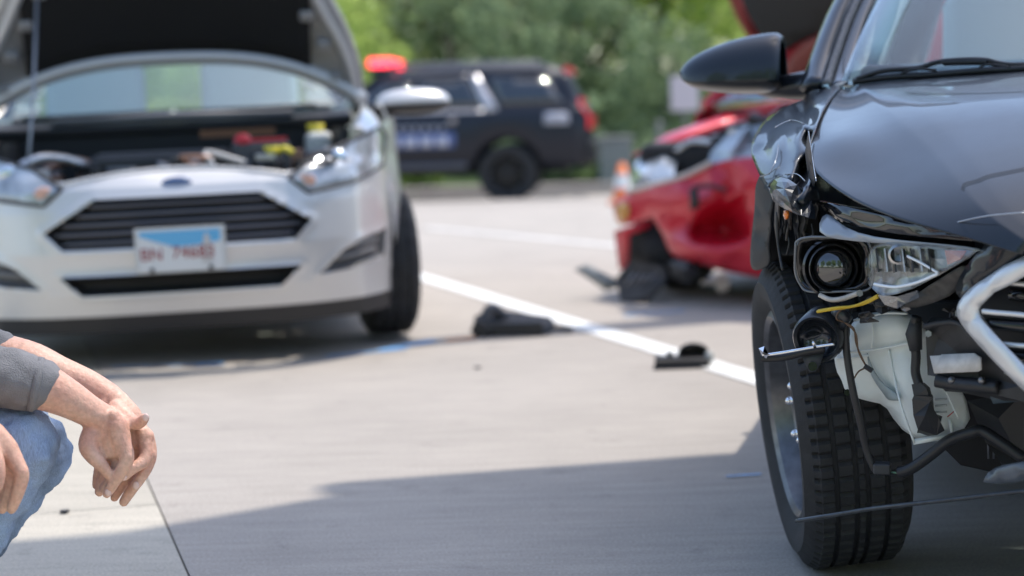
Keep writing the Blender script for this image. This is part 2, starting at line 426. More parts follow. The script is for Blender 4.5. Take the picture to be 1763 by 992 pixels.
# billboard added out of frame above the lanes, shaped to lay the straight shadow in front of the black sedan
_z0 = 5.0; _sh = SD/SD.z*_z0; A0 = G(570, 845)+_sh; A1 = G(1300, 790)+_sh; _e = (A1-A0).normalized()
bb = empty('shadow_board', (A0.x+_e.x*4.87, A0.y+_e.y*4.87, 0), (0, 0, atan2(_e.y, _e.x)))
tag(bb, 'tall blue-grey billboard on steel posts, added out of view to cast a shadow', 'shadow_board')
for k in range(5): B().box((-4.6+.53+1.06*k, 0, _z0+3.1), (1.06, .12, 6.2)).make('panel', M('billboard sheet', (.30, .39, .46), .6, var=.08), bb)  # blue-grey chosen to tint its reflection in the windscreen
for k in range(3): B().box((-1.95, .16, _z0+.8+2.2*k), (5.2, .12, .18)).make('stringer', steel, bb)
for x in (.35, -.25): B().tube([(x, .3, -.1), (x, .3, _z0+6)], .16, 14).make('post', steel, bb, smooth=True)
# trees on the near side of the road, behind the camera
for (x, y, k, mi, sc) in [(-9, -14, 0, 1, 1.), (-3, -16, 1, 0, 1.1), (4, -15, 2, 1, 1.), (10, -12, 0, 0, 1.), (-15, -8, 1, 1, 1.)]:
    tree(x, y, k, mi, sc, ['spring-green tree on the near side of the road facing the crash', 'mid green tree on the near side of the road facing the crash'][mi], 'trees on the near roadside: %d' % mi, 'roadside_tree')
# signal mast out of frame: its long arm over the lanes lays the thin shadow across them
_d = (G(1290, 545)-G(150, 635)).normalized(); _s = SD/SD.z*6.2
pa = G(150, 635)-_d*.9+_s; pb = G(1290, 545)+_d*3.2+_s
lp = empty('signal_mast', (pb.x, pb.y, 0))
tag(lp, 'tall grey steel mast with a long horizontal arm over the lanes', 'street pole')
B().tube([(0, 0, -.1), (0, 0, 6.6)], [.2, .15], 16).make('mast', steel, lp, smooth=True)
B().tube([(0, 0, 6.2), ((pa.x-pb.x)*.5, (pa.y-pb.y)*.5, 6.25), (pa.x-pb.x, pa.y-pb.y, 6.2)], [.15, .13, .11], 12).make('arm', steel, lp, smooth=True)
B().cyl((0, 0, -.05), (0, 0, .25), .3).make('base', steel, lp)

# ------------------------------------------------------------------ wheels and shells shared by the cars
def tyre_mesh(R, wd, rim_r, n=160, blocks=True, fine=False):
    h = wd/2
    prof = [(rim_r, -h*.78), (rim_r+.012, -h*.86), (rim_r+(R-rim_r)*.35, -h*1.0), (rim_r+(R-rim_r)*.62, -h*1.02), (R-.028, -h*.95), (R-.010, -h*.86), (R-.003, -h*.76)]
    xs = [(-.74, 1), (-.52, 1), (-.50, 0), (-.43, 0), (-.41, 1), (-.16, 1), (-.14, 0), (-.07, 0), (-.05, 1), (.05, 1), (.07, 0), (.14, 0), (.16, 1), (.41, 1), (.43, 0), (.50, 0), (.52, 1), (.74, 1)]
    prof += [(R if k else R-.008, h*x) for x, k in xs]
    prof += [(r, -y) for r, y in prof[:7][::-1]]
    b = B(); b.lathe(prof, n)
    m = len(prof)
    if blocks:
        for k in range(n):
            for i in range(m):
                r, y = prof[i]
                if r >= R-.004 and (abs(y) > h*.5 and k % 4 == 0 or abs(y) < h*.42 and (k+2) % 5 == 0):
                    v = b.v[k*m+i]; s = 1-.0065/R; b.v[k*m+i] = V((v.x*s, v.y, v.z*s))
                if i in (5, 6, m-6, m-7) and k % 4 == 0:
                    v = b.v[k*m+i]; s = 1-.005/R; b.v[k*m+i] = V((v.x*s, v.y, v.z*s))
    return b
def wheel(car, c, R, wd, rim_r, side, steer=0, camber=0, rim_mat=None, spokes=0, nuts=0, n=96, cap=None):
    """side -1: outer face to the car's right"""
    e = bpy.data.objects.new('wheel', None); COL.objects.link(e); e.parent = car.root; e.empty_display_size = .1
    e.matrix_local = MX.Translation(c) @ MX.Rotation(radians(steer), 4, 'Z') @ MX.Rotation(radians(camber), 4, 'X')
    t = tyre_mesh(R, wd, rim_r, n).make('tyre', rubber, e, auto=35)
    h = wd/2*side; r = rim_r; b = B()
    b.lathe([(r+.004, h*.84), (r-.006, h*.90), (r-.016, h*.82), (r-.03, h*.3), (r-.035, -h*.6), (r+.002, -h*.84)], 64)
    if not spokes:
        b.lathe([(r-.025, h*.42), (r*.78, h*.30), (r*.62, h*.52), (r*.40, h*.58), (r*.32, h*.44), (.03, h*.46), (0.001, h*.46)], 48)
    else:
        for k in range(spokes):
            a = 2*pi*k/spokes; R3 = MX.Rotation(a, 3, 'Y')
            b.box(R3 @ V((r*.55, h*.45, 0)), (r*.95, .03, r*.22), R3)
        b.lathe([(r*.28, h*.3), (r*.28, h*.55), (r*.2, h*.6), (.001, h*.6)], 24)
        b.lathe([(r*.8, -h*.3), (.001, -h*.3)], 24)
    b.make('rim', rim_mat or alu, e, auto=30)
    for k in range(nuts):
        a = 2*pi*k/nuts+.3; q = V((cos(a)*.057, h*.5, sin(a)*.057))
        nb = B().cyl(q, q+V((0, h*.16, 0)), .0085, 6).ball(q+V((0, h*.16, 0)), .008, 6); nb.make('lug_nut', chrome, e, smooth=True)
    return e
def shell(name, car, st, mat, x0, x1, dx=.05, arches=(), arch_r=.36, open_top=False):
    """lofted body: st holds tables over x for sill height, half width, belt height, roof height, half roof width"""
    rows = []; N = int(round((x0-x1)/dx))
    for i in range(N+1):
        x = x0-(x0-x1)*i/N
        zs = sm(st['zs'], x); wb = sm(st['wb'], x); zb = sm(st['zb'], x); zt = itp(st['zt'], x); wt = itp(st['wt'], x)
        for (ax, az) in arches:
            d = abs(x-ax)
            if d < arch_r: zs = max(zs, az+sqrt(arch_r**2-d*d))
        zs = min(zs, zb-.08)
        half = [(wb*.93, zs), (wb*.985, zs+.12*(zb-zs)), (wb, zs+.55*(zb-zs)), (wb*.99, zb-.05), (wb*.965, zb)]
        w1 = wb*.95
        for t in (.15, .5, .85): half.append((w1+(wt-w1)*t**.9, zb+(zt-.05-zb)*t))
        half += [(wt*.9, zt-.022), (wt*.6, zt-.008), (0, zt)]
        rows.append([(x, -y, z) for y, z in half] + [(x, y, z) for y, z in half[::-1][1:]])
    if open_top:
        for q in (slice(0, 6), slice(-6, None)): grid([r[q] for r in rows], name, mat, car.root, smooth=True, solid=.012, off=-1)
        return None, rows
    return grid(rows, name, mat, car.root, smooth=True, solid=.012, off=-1), rows
def ysurf(st, x, z):
    wb = sm(st['wb'], x); zb = sm(st['zb'], x); zt = itp(st['zt'], x); wt = itp(st['wt'], x)
    if z <= zb-.05: return wb*.998
    if z <= zb: return wb*.97
    t = min(1, max(0, (z-zb)/max(.01, zt-.05-zb))); w1 = wb*.95
    return w1+(wt-w1)*t**.9
def side_panel(name, car, st, poly, mat, side=1, out=.006, parent=None, step=.12, thick=.01):
    pts = []
    for a, b in zip(poly, poly[1:]+poly[:1]):
        n = max(1, int(sqrt((a[0]-b[0])**2+(a[1]-b[1])**2)/step))
        pts += [(a[0]+(b[0]-a[0])*i/n, a[1]+(b[1]-a[1])*i/n) for i in range(n)]
    n = len(pts); inner = []
    xs = [p[0] for p in pts]; zs = [p[1] for p in pts]
    x = min(xs)+step
    while x < max(xs):
        z = min(zs)+step
        while z < max(zs):
            if inpoly(x, z, pts) and min((x-a)**2+(z-b)**2 for a, b in pts) > (step*.4)**2: inner.append((x, z))
            z += step
        x += step
    al = pts+inner; fs = cdt(al, n)
    vs = [(p[0], side*(ysurf(st, *p)+out), p[1]) for p in al]
    return obj(name, vs, fs, mat, parent or car.root, smooth=True, solid=thick, off=0)
# ================================================================== crumpled black sedan (near right)
_w = P(1338, 719, 3.6); _a = radians(15)
E = Car('black_sedan', 15, (_w.x+.88*cos(_a), _w.y-.88*sin(_a), 0))
tag(E.root, 'black sedan with crushed right front corner and bumper torn off', 'car')
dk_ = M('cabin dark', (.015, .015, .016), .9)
ebp = M('black car paint', (.009, .012, .017), .35, .1, coat=.6, spec=.3, flake=.25, rvar=.04, vs=5)
gloss_black = M('gloss black', (.006, .006, .007), .12, coat=.5)
def mirror_y(o):
    md = o.modifiers.new('mirror', 'MIRROR'); md.use_axis = (False, True, False); md.use_clip = False
    # mirror before the other modifiers
    o.modifiers.move(len(o.modifiers)-1, 0); return o
HT = [(-.52, -.785, .946, -.755, .951, .977), (-.3, -.79, .922, -.72, .942, .968), (-.05, -.79, .885, -.68, .913, .950), (.12, -.787, .856, -.64, .891, .932), (.25, -.785, .828, -.605, .868, .91), (.4, -.768, .768, -.55, .829, .872), (.55, -.66, .729, -.505, .778, .815), (.66, -.52, .70, -.47, .730, .762), (.72, -.42, .672, -.41, .69, .705)]
rows = []
for (x, ye, ze, yc, zc, z0) in HT:
    bow = lambda y: .09*(1-(y/.79)**2) if x > .5 else (.07*(1-(y/.79)**2) if x < -.4 else .07*(1-(y/.79)**2))
    r = []
    for t in (0, .33, .66, .94): r.append((ye+(yc-ye)*t, ze+(zc-ze)*t - (.006*sin(t*pi) if x < .5 else 0)))
    for t in (.06, .25, .5, .75, 1.): r.append((yc+(0-yc)*t, zc+(z0-zc)*(1-(1-t)**2)))
    rows.append([(x+(.07*(1-(y/.79)**2) if x > .5 else .04*(1-(y/.79)**2)*(1 if x < -.4 else .5)), y, z) for y, z in r])
# buckle in the damaged corner
rows[5][0] = (.36, -.775, .79); rows[5][1] = (.41, -.70, .775); rows[4][0] = (.24, -.79, .822); rows[4][1] = (.26, -.735, .845)
full = [r + [(x, -y, z) for x, y, z in r[::-1][1:]] for r in rows]
for i in range(3, 6):           # the undamaged side keeps its line
    full[i][-1] = (HT[i][0], .785, HT[i][2]+.004)
_m = len(full[0])
hood = grid(full, 'hood', ebp, E.root, smooth=True, sub=3, solid=.004, off=-1, crease=lambda a, b_: .85 if (a % _m == b_ % _m and a % _m in (3, 4, _m-4, _m-5)) else 0.)
E.shard('hood_lip_shade', [(1412, 346, .36), (1440, 352, .43), (1560, 374, .57), (1705, 409, .68), (1708, 417, .68), (1640, 413, .64), (1540, 403, .55), (1470, 390, .46), (1432, 372, .40)], [(1490, 378, .47), (1600, 397, .6)], gloss_black, sub=1, solid=.01, parent=hood)  # black lip strip, painting the shadow band under the hood's front edge
# fender: crumpled sheet with sharp folds
fo = [(1384, 172, -.58), (1392, 160, -.60), (1410, 146, -.58), (1436, 141, -.56), (1456, 151, -.52), (1434, 163, -.3), (1416, 192, -.05), (1404, 222, .15), (1391, 262, .22), (1398, 300, .30), (1408, 330, .36), (1412, 350, .36), (1404, 378, .37), (1390, 366, .38), (1372, 372, .36), (1352, 350, .33), (1334, 345, .28), (1322, 322, .22), (1309, 305, .14), (1294, 268, -.02), (1295, 246, -.10), (1302, 228, -.18), (1320, 205, -.32), (1345, 186, -.45), (1366, 178, -.52)]
fi_ = [(1405, 180, -.22), (1385, 200, -.18), (1365, 200, -.28), (1350, 212, -.14), (1330, 222, -.16), (1352, 232, .0), (1371, 216, -.02), (1386, 222, .10), (1393, 238, .05), (1375, 245, .16), (1355, 262, .14), (1338, 250, .08), (1322, 246, -.04), (1310, 262, -.02), (1330, 285, .16), (1352, 290, .22), (1372, 280, .24), (1385, 288, .16), (1342, 305, .24), (1362, 312, .32), (1378, 310, .24), (1392, 325, .38), (1360, 335, .30), (1376, 345, .40), (1398, 200, -.10), (1424, 160, -.40), (1345, 320, .2)]
fender = E.shard('fender', fo, fi_, ebp, sub=2, solid=.0025)
_at = fender.data.attributes['crease_edge']
for _e2 in fender.data.edges:
    if _at.data[_e2.index].value < .9: _at.data[_e2.index].value = .25 if (_e2.index*7) % 5 < 2 else .72
E.shard('gap_shade', [(1386, 262, .28), (1390, 236, .20), (1393, 226, .16), (1396, 258, .26), (1405, 310, .40), (1400, 320, .41), (1392, 305, .36)], [], dk_, sub=0, solid=.002, parent=fender)  # black sheet painting the dark of the gap beside the hood
for pp in ([(1334, 220, .06), (1348, 212, .02), (1365, 207, -.02), (1384, 213, .10)], [(1309, 304, .16), (1322, 300, .2), (1336, 290, .22)], [(1392, 226, .17), (1397, 262, .27), (1405, 312, .41)], [(1340, 250, .10), (1336, 275, .17), (1324, 300, .2)], [(1352, 300, .27), (1372, 300, .3), (1386, 312, .36)]):
    E.tube('fold_edge', pp, .0011, M('torn fold highlight', (.25, .27, .30), .25, .5), n=6, k=4, parent=fender)  # torn metal edges, with the fold highlight put into their pale colour
E.shard('fender_edge', [(1309, 303, .14), (1322, 318, .2), (1336, 345, .25), (1326, 370, .22), (1330, 395, .2), (1322, 420, .16), (1330, 448, .15), (1322, 462, .12), (1293, 470, 0), (1292, 440, -.02), (1296, 395, -.02), (1302, 350, .0), (1300, 322, .05)], [(1310, 345, .12), (1308, 400, .03), (1315, 440, .13), (1318, 375, .17), (1304, 425, .06), (1300, 370, .05)], M('scraped black', (.014, .016, .018), .5, spec=.25, var=.3, vs=30), sub=2, solid=.003)
E.shard('torn_flap', [(1322, 316, .24), (1345, 300, .3), (1372, 318, .36), (1402, 345, .38), (1404, 378, .4), (1380, 373, .42), (1350, 358, .38), (1330, 350, .3)], [(1350, 325, .4), (1375, 340, .34), (1362, 352, .44), (1338, 335, .34)], ebp, sub=1, solid=.002, flat=True)
bracket_m = M('scuffed bracket', (.10, .09, .085), .5, .3, var=.5, vs=60)
for i in range(7):
    x = 1335+i*9+random.uniform(-4, 4); y = 350+random.uniform(-6, 6); w_ = random.uniform(3, 6); h_ = random.uniform(35, 70)
    E.shard('torn_strip', [(x, y, .3), (x+w_, y-2, .32), (x+w_+random.uniform(-4, 6), y+h_*.5, .3), (x+random.uniform(-2, 4), y+h_, .28), (x-2, y+h_*.55, .29)], [], [bracket_m, ebp, dark_plastic][i % 3], sub=0, solid=.003, flat=True)
E.shard('side_marker', [(1347, 360, .36), (1360, 361, .37), (1358, 378, .37), (1350, 380, .36)], [(1354, 368, .385)], amber, sub=1)
E.tube('loose_wire', [(1338, 365, .3), (1340, 420, .3), (1348, 465, .32)], .003, black_plastic)
E.shard('inner_fender', [(1318, 322, .0), (1405, 322, .05), (1412, 400, .1), (1400, 470, .1), (1330, 462, .0)], [], dk_, sub=0, solid=.01)
# inner fender liner: the dark hollow behind the torn corner
lin = B(); pts = []
for k in range(13):
    a = radians(62+110*k/12); pts.append([(cos(a)*.36, -.85, .30+sin(a)*.37), (cos(a)*.36, -.5, .30+sin(a)*.37)])
grid(pts, 'wheel_liner', M('liner felt', (.012, .012, .013), .95, bump=.3, bs=90), E.root, smooth=True, solid=.004)
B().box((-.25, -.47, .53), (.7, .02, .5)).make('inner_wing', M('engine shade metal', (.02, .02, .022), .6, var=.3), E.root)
# wheel
cx = -.88+.1
ew = wheel(E, (0, cx, .305), .305, .20, .205, -1, steer=15.5, camber=6, rim_mat=M('steel wheel', (.16, .16, .165), .34, .8, var=.25, vs=30), nuts=5, n=300)
for (x, y, sd) in ((0, .78, 1), (-2.7, -.78, -1), (-2.7, .78, 1)): wheel(E, (x, y, .305), .305, .20, .205, sd, rim_mat=MATS['steel wheel'], nuts=5, n=80)
# headlamp
hl = E.shard('headlamp', [(1370, 418, .41), (1380, 411, .42), (1408, 407, .43), (1470, 409, .45), (1496, 416, .46), (1500, 460, .46), (1497, 495, .45), (1450, 501, .43), (1394, 501, .41), (1379, 490, .40), (1370, 465, .40)], [(1400, 425, .38), (1470, 425, .38), (1470, 485, .37), (1405, 485, .37), (1435, 458, .36)], gloss_black, sub=1, solid=.004)
E.tube('headlamp_rim', [(1370, 418, .415), (1380, 411, .425), (1408, 408, .44), (1470, 412, .46), (1496, 417, .47), (1502, 460, .47), (1497, 497, .46), (1450, 502, .44), (1394, 502, .42), (1378, 490, .41), (1369, 465, .41), (1370, 418, .415)], .0022, M('lamp rim', (.12, .13, .14), .25, coat=.6), k=8, parent=hl)
hc = E.TX(1435, 460, .41)
RYX = MX.Translation(hc) @ MX.Rotation(radians(-90+4), 4, 'Z')
lens_ring = M('lens ring', (.03, .03, .032), .18, .4, coat=.6)
B().lathe([(.052, -.03), (.053, .016), (.049, .020), (.046, .012), (.044, -.02)], 48, RYX).make('lens_bezel', lens_ring, hl, auto=40)
B().lathe([(.043, -.02), (.043, .022), (.040, .026), (.036, .016), (.034, -.02)], 48, RYX).make('lens_bezel', lens_ring, hl, auto=40)
pr = [(.0345*sin(t*pi/20), .012+.020*cos(t*pi/20)) for t in range(11)]
B().lathe(pr[::-1]+[], 40, RYX).make('projector_lens', M('projector glass', (.01, .011, .012), .01, spec=1., coat=1.), hl, smooth=True)
# clear lens, its reflector and light guide
co = [(1493, 417, .47), (1540, 417, .53), (1582, 419, .57), (1640, 424, .63), (1684, 430, .665), (1669, 444, .66), (1617, 473, .62), (1570, 497, .57), (1548, 505, .54), (1524, 511, .51), (1512, 507, .50), (1495, 490, .485), (1489, 468, .48)]
E.shard('lamp_reflector', [(x, y, z-.045) for x, y, z in co], [(1520+22*i, 430+16*j, .435+.024*i+random.uniform(-.02, .035)) for i in range(6) for j in range(4) if inpoly(1520+22*i, 430+16*j, [(p[0], p[1]) for p in co])], M('reflector', (.50, .50, .50), .28, .4, var=.4, vs=45), sub=0, solid=.002, flat=True, parent=hl)
for q in range(7): E.shard('reflector_fin', [(1506+q*15, 428, .48+.017*q), (1508+q*15, 428, .51+.017*q), (1513+q*15, 468, .52+.017*q), (1509+q*15, 470, .49+.017*q)], [], MATS['reflector'] if q % 2 else dark_plastic, sub=0, solid=.002, flat=True, parent=hl)
E.tube('light_guide', [(1562, 441, .59), (1590, 455, .605), (1615, 470, .63)], .0022, M('light guide', (.85, .88, .92), .25), k=3, parent=hl)
E.tube('light_guide', [(1615, 471, .63), (1580, 486, .59), (1545, 494, .555), (1520, 492, .53), (1505, 489, .52)], .0026, MATS['light guide'], k=4, parent=hl)
bc = E.TX(1548, 437, .53); RB = MX.Translation(bc) @ MX.Rotation(radians(-90), 4, 'Z')
B().lathe([(.017, 0), (.017, .02), (.013, .022), (.012, .004), (.001, .0)], 24, RB).make('bulb_socket', alu, hl, auto=40)
E.shard('turn_reflector', [(1627, 431, .625), (1664, 432, .65), (1655, 446, .65), (1632, 456, .63)], [(1645, 440, .64)], M('amber reflector', (.55, .16, .07), .25, .3, coat=.5), sub=0, flat=True, parent=hl)
lensglass = glass('clear lens', (.94, .96, .97), .04, .02, .8)
E.shard('clear_lens', [(x, y, z+.012) for x, y, z in co], [(1530, 450, .53), (1560, 450, .565), (1600, 448, .607), (1540, 480, .535), (1580, 475, .58), (1640, 440, .645)], lensglass, sub=2, solid=.0025, parent=hl)
E.shard('broken_lens', [(1512, 508, .52), (1545, 511, .55), (1580, 500, .58), (1583, 512, .57), (1560, 522, .55), (1545, 531, .54), (1524, 525, .53)], [(1545, 517, .55)], glass('scratched lens', (.7, .73, .74), .25, .2), sub=0, flat=True, parent=hl)
E.shard('lamp_housing', [(1580, 503, .55), (1620, 480, .6), (1660, 452, .63), (1672, 462, .62), (1655, 500, .6), (1615, 520, .57), (1575, 532, .54), (1555, 528, .53)], [(1610, 505, .56), (1630, 490, .6)], M('grimy housing', (.05, .047, .045), .5, var=.5, vs=50), sub=1, parent=hl)
E.shard('lamp_shelf', [(1403, 404, .44), (1417, 367, .40), (1430, 369, .41), (1453, 393, .46), (1500, 409, .50), (1580, 416, .58), (1686, 426, .67), (1690, 432, .67), (1580, 423, .58), (1497, 418, .49), (1440, 412, .46)], [(1428, 388, .44)], M('bare lamp edge', (.33, .36, .40), .3, .2, coat=.4), sub=1, parent=hl)
E.tube('lamp_bracket', [(1411, 508, .43), (1430, 516, .44), (1452, 514, .45), (1482, 503, .46)], .0045, M('pale bracket', (.55, .5, .45), .5, var=.2, vs=40), parent=hl)
# washer bottle
milk = M('milky plastic', (.74, .78, .76), .35, var=.05, vs=25, bump=.03, bs=40)
milk.node_tree.nodes['Principled BSDF'].inputs['Subsurface Weight'].default_value = .15
milk.node_tree.nodes['Principled BSDF'].inputs['Subsurface Radius'].default_value = (.02, .02, .02)
ro = [(1464, 552, .37), (1482, 543, .38), (1520, 534, .39), (1565, 534, .40), (1596, 556, .40), (1612, 600, .40), (1650, 655, .40), (1683, 730, .40), (1640, 751, .41), (1575, 768, .40), (1530, 714, .37), (1526, 692, .37), (1455, 688, .36), (1450, 650, .36), (1440, 645, .355), (1436, 614, .355), (1455, 606, .36)]
rb = E.shard('washer_bottle', ro, [(1490, 560, .40), (1530, 552, .42), (1560, 560, .425), (1500, 585, .40), (1545, 578, .425), (1575, 575, .42), (1500, 605, .385), (1530, 600, .39), (1565, 592, .405), (1480, 640, .375), (1520, 640, .385), (1535, 660, .395), (1548, 640, .425), (1560, 690, .43), (1575, 735, .43), (1600, 640, .43), (1620, 700, .43), (1650, 715, .42), (1590, 680, .435)], milk, sub=1, solid=.05, crease=.9)
rb.modifiers['solid'].offset = -1
E.shard('bottle_foot', [(1572, 757, .425), (1655, 745, .425), (1655, 750, .425), (1573, 765, .425)], [], milk, sub=0, solid=.012, parent=rb)
E.shard('strip_piece', [(1493, 608, .388), (1503, 640, .392), (1525, 667, .40), (1545, 677, .425), (1548, 690, .425), (1528, 690, .39), (1524, 680, .388), (1505, 657, .388), (1496, 635, .386)], [], M('plain grey', (.30, .35, .36), .5), sub=1, solid=.002, parent=rb)  # grey sheet lying diagonally across the bottle
B().cyl(E.TX(1459, 676, .375), E.TX(1459, 676, .385), .006, 12).make('mount_hole', gloss_black, rb)
for i in range(3): E.tube('moulded_rib', [(1610, 688+i*11, .445), (1630, 687+i*11, .437)], .002, M('milk shade', (.45, .48, .47), .4), k=2, parent=rb)
for pp in ([(1456, 607, .378), (1500, 603, .402), (1540, 596, .412), (1568, 590, .43)], [(1530, 602, .40), (1540, 650, .41), (1552, 700, .44), (1574, 762, .43)], [(1600, 600, .42), (1622, 660, .435), (1650, 720, .435)], [(1470, 552, .395), (1520, 540, .41), (1562, 540, .42)], [(1500, 545, .41), (1503, 575, .415), (1500, 600, .40)], [(1440, 618, .365), (1470, 616, .38), (1495, 612, .395)]):
    E.tube('moulded_seam', pp, .0022, milk, n=6, k=5, parent=rb)
E.tube('crayon_mark', [(1631, 718, .432), (1643, 708, .43)], .0009, M('red crayon', (.5, .05, .05), .7), k=2, parent=rb)
E.tube('moulded_rib', [(1635, 722, .43), (1641, 750, .43)], .0035, milk, k=2, parent=rb)
pump = E.shard('washer_pump', [(1574, 687, .46), (1577, 681, .46), (1602, 681, .47), (1606, 684, .47), (1604, 692, .47), (1612, 715, .47), (1621, 722, .47), (1622, 735, .46), (1612, 744, .46), (1598, 749, .46), (1584, 744, .46), (1579, 744, .46), (1583, 736, .46), (1580, 715, .46)], [(1595, 715, .48)], black_plastic, sub=0, solid=.02, flat=True)
E.shard('plug', [(1573, 662, .455), (1588, 659, .46), (1598, 668, .465), (1602, 682, .465), (1577, 684, .46)], [], black_plastic, sub=0, solid=.018, flat=True, parent=pump)
E.tube('cable', [(1577, 545, .46), (1572, 575, .455), (1577, 610, .455), (1576, 640, .455), (1582, 662, .46)], [.010, .0115, .009, .0075, .0075]+[.0075]*0 if False else .008, black_plastic, k=5, parent=pump)
B().tube([tuple(E.TX(1578, 545, .455)), tuple(E.TX(1573, 575, .455)), tuple(E.TX(1577, 603, .455))], [.009, .0145, .011], 10).make('sleeve', dark_plastic, pump, smooth=True)
# fog lamp hanging loose
fc = E.TX(1410, 580, .43); RF = MX.Translation(fc) @ MX.Rotation(radians(-90-12), 4, 'Z') @ MX.Rotation(radians(-12), 4, 'X')
fogm = M('fog lamp plastic', (.02, .022, .026), .35, coat=.3)
fog = B().lathe([(.044, -.04), (.0445, .01), (.041, .016), (.036, .012), (.0345, -.01)], 40, RF).make('fog_lamp', fogm, E.root, auto=40)
B().lathe([(.035, .0), (.028, -.008), (.015, -.016), (.001, -.018)], 32, RF).make('dish', M('fog dish', (.03, .035, .045), .15, .5, coat=.6), fog, smooth=True)
E.shard('mount_tab', [(1380, 612, .44), (1420, 606, .44), (1412, 628, .44), (1404, 640, .44), (1394, 641, .44), (1388, 630, .44)], [], M('tab plastic', (.04, .045, .055), .45), sub=0, solid=.006, parent=fog)
B().cyl(E.TX(1399, 631, .447), E.TX(1399, 631, .452), .008, 14).make('tab_hole', gloss_black, fog)
tr = E.tube('chrome_trim', [(1312, 611, .46), (1330, 610, .46), (1364, 604.5, .47), (1400, 598, .47), (1437, 592.5, .47)], .0028, chrome, k=5)
E.shard('clip', [(1307, 600, .46), (1316, 597, .46), (1323, 610, .47), (1320, 617, .46), (1312, 612, .455)], [(1314, 606, .475)], chrome, sub=0, flat=True, parent=tr)
E.tube('trim_backing', [(1310, 617, .45), (1345, 616, .45), (1385, 606, .45), (1420, 600, .45)], .007, black_plastic, k=5, parent=tr)
E.tube('clip_pin', [(1403, 598, .475), (1401, 590, .49)], .003, chrome, k=2, parent=tr)
# wires and hoses
yel = M('yellow wire', (.62, .42, .03), .45)
E.tube('yellow_wire', [(1407, 537, .46), (1430, 533, .47), (1460, 529, .47), (1490, 522, .48), (1512, 511, .5)], .0026, yel)
E.tube('yellow_wire', [(1409, 535, .46), (1440, 530, .475), (1470, 527, .475), (1495, 517, .485), (1512, 508, .5)], .0022, yel)
brn = M('brown wire', (.12, .07, .04), .5)
E.tube('brown_wire', [(1452, 530, .46), (1442, 540, .46), (1441, 550, .46), (1455, 556, .45), (1473, 574, .45), (1478, 605, .44), (1492, 632, .43)], .0016, brn)
E.tube('brown_wire', [(1456, 556, .45), (1470, 566, .45), (1474, 592, .44), (1485, 618, .44), (1490, 632, .43), (1478, 640, .43), (1468, 656, .43)], .0014, brn)
B().tube([E.TX(1488, 630, .435), E.TX(1502, 639, .435)], .0045, 8).make('wire_plug', black_plastic, E.root)
B().tube([tuple(E.TX(*q)) for q in [(1440, 533, .45), (1455, 548, .44), (1446, 566, .44)]], [.012, .014, .008], 8).make('wire_plug', fogm, E.root, smooth=True)
E.tube('black_hose', [(1462, 530, .42), (1456, 560, .43), (1458, 610, .43), (1468, 670, .43), (1482, 730, .42), (1492, 775, .41), (1505, 806, .41), (1514, 813, .41)], .0065, black_plastic)
B().box(E.TX(1519, 806, .41), (.03, .03, .02)).make('hose_joint', dark_plastic, E.root, bevel=.004)
E.tube('black_hose', [(1548, 814, .42), (1570, 806, .43), (1600, 785, .44), (1635, 758, .45), (1672, 745, .46), (1690, 742, .46), (1720, 760, .47), (1763, 790, .48)], .010, black_plastic)
E.tube('green_wire', [(1532, 813, .41), (1550, 815, .42)], .0015, M('green wire', (.15, .3, .2), .5), k=2)
rs_ = random.Random(21)
for i in range(26):
    x0 = rs_.uniform(1480, 1690); y0 = 512+(1690-x0)*.05+rs_.uniform(-4, 38); s_ = rs_.uniform(4, 13); xl = .46+(x0-1480)*.0006+rs_.uniform(-.03, .02)
    if 1500 < x0 < 1600 and y0 > 535: y0 -= 20
    E.shard('broken_bit', [(x0+s_*rs_.uniform(.5, 1.3)*cos(a)*1.4, y0+s_*rs_.uniform(.4, 1.2)*sin(a)*.7, xl+rs_.uniform(-.012, .012)) for a in [k*2*pi/5+rs_.uniform(0, .5) for k in range(5)]], [], [black_plastic, dark_plastic, bracket_m, MATS['grimy housing'], steel][i % 5], sub=0, solid=.003, flat=True)
for i in range(9):
    x0 = 1338+rs_.uniform(0, 62); y0 = 395+rs_.uniform(-30, 50)
    E.tube('torn_wire', [(x0, y0, .28), (x0+rs_.uniform(-6, 6), y0+18, .29), (x0+rs_.uniform(-10, 10), y0+38, .28)], rs_.uniform(.0012, .003), [black_plastic, bracket_m, dark_plastic][i % 3], k=4)
for i in range(9):
    E.tube('radiator_fin', [(1700+i*9, 705, .40), (1702+i*9, 790, .40)], .0022, steel, n=6, k=2)
for (q, r_) in (((1652, 540), .008), ((1668, 560), .006), ((1700, 600), .007), ((1735, 640), .007), ((1598, 575), .006), ((1480, 505), .006)):
    B().cyl(E.TX(*q, .57 if q[0] > 1600 else .5), E.TX(q[0], q[1], .60 if q[0] > 1600 else .52), r_, 6).make('bolt', steel, E.root)
# bumper beam, brackets, bumper remains
beam = E.shard('bumper_beam', [(1593, 559, .50), (1650, 556, .54), (1672, 578, .56), (1705, 610, .58), (1763, 664, .62), (1763, 692, .62), (1700, 676, .58), (1640, 672, .53), (1618, 664, .52), (1610, 648, .51), (1597, 646, .50)], [(1640, 600, .52), (1690, 650, .55), (1615, 580, .50)], M('beam plastic', (.03, .03, .032), .5, var=.3, vs=30), sub=0, solid=.03, flat=True)
beam.modifiers['solid'].offset = -1
E.shard('white_label', [(1601, 613, .525), (1619, 612, .527), (1622, 610.5, .527), (1677, 608, .575), (1689, 616, .585), (1690, 637, .585), (1684, 640, .58), (1609, 643, .53)], [], M('label card', (.62, .60, .58), .6, var=.12, vs=60), sub=0, solid=.003, parent=beam)
E.tube('beam_edge', [(1592, 562, .52), (1622, 556, .54), (1650, 557, .56), (1675, 580, .575), (1712, 612, .60), (1763, 668, .635)], .005, dark_plastic, parent=beam)
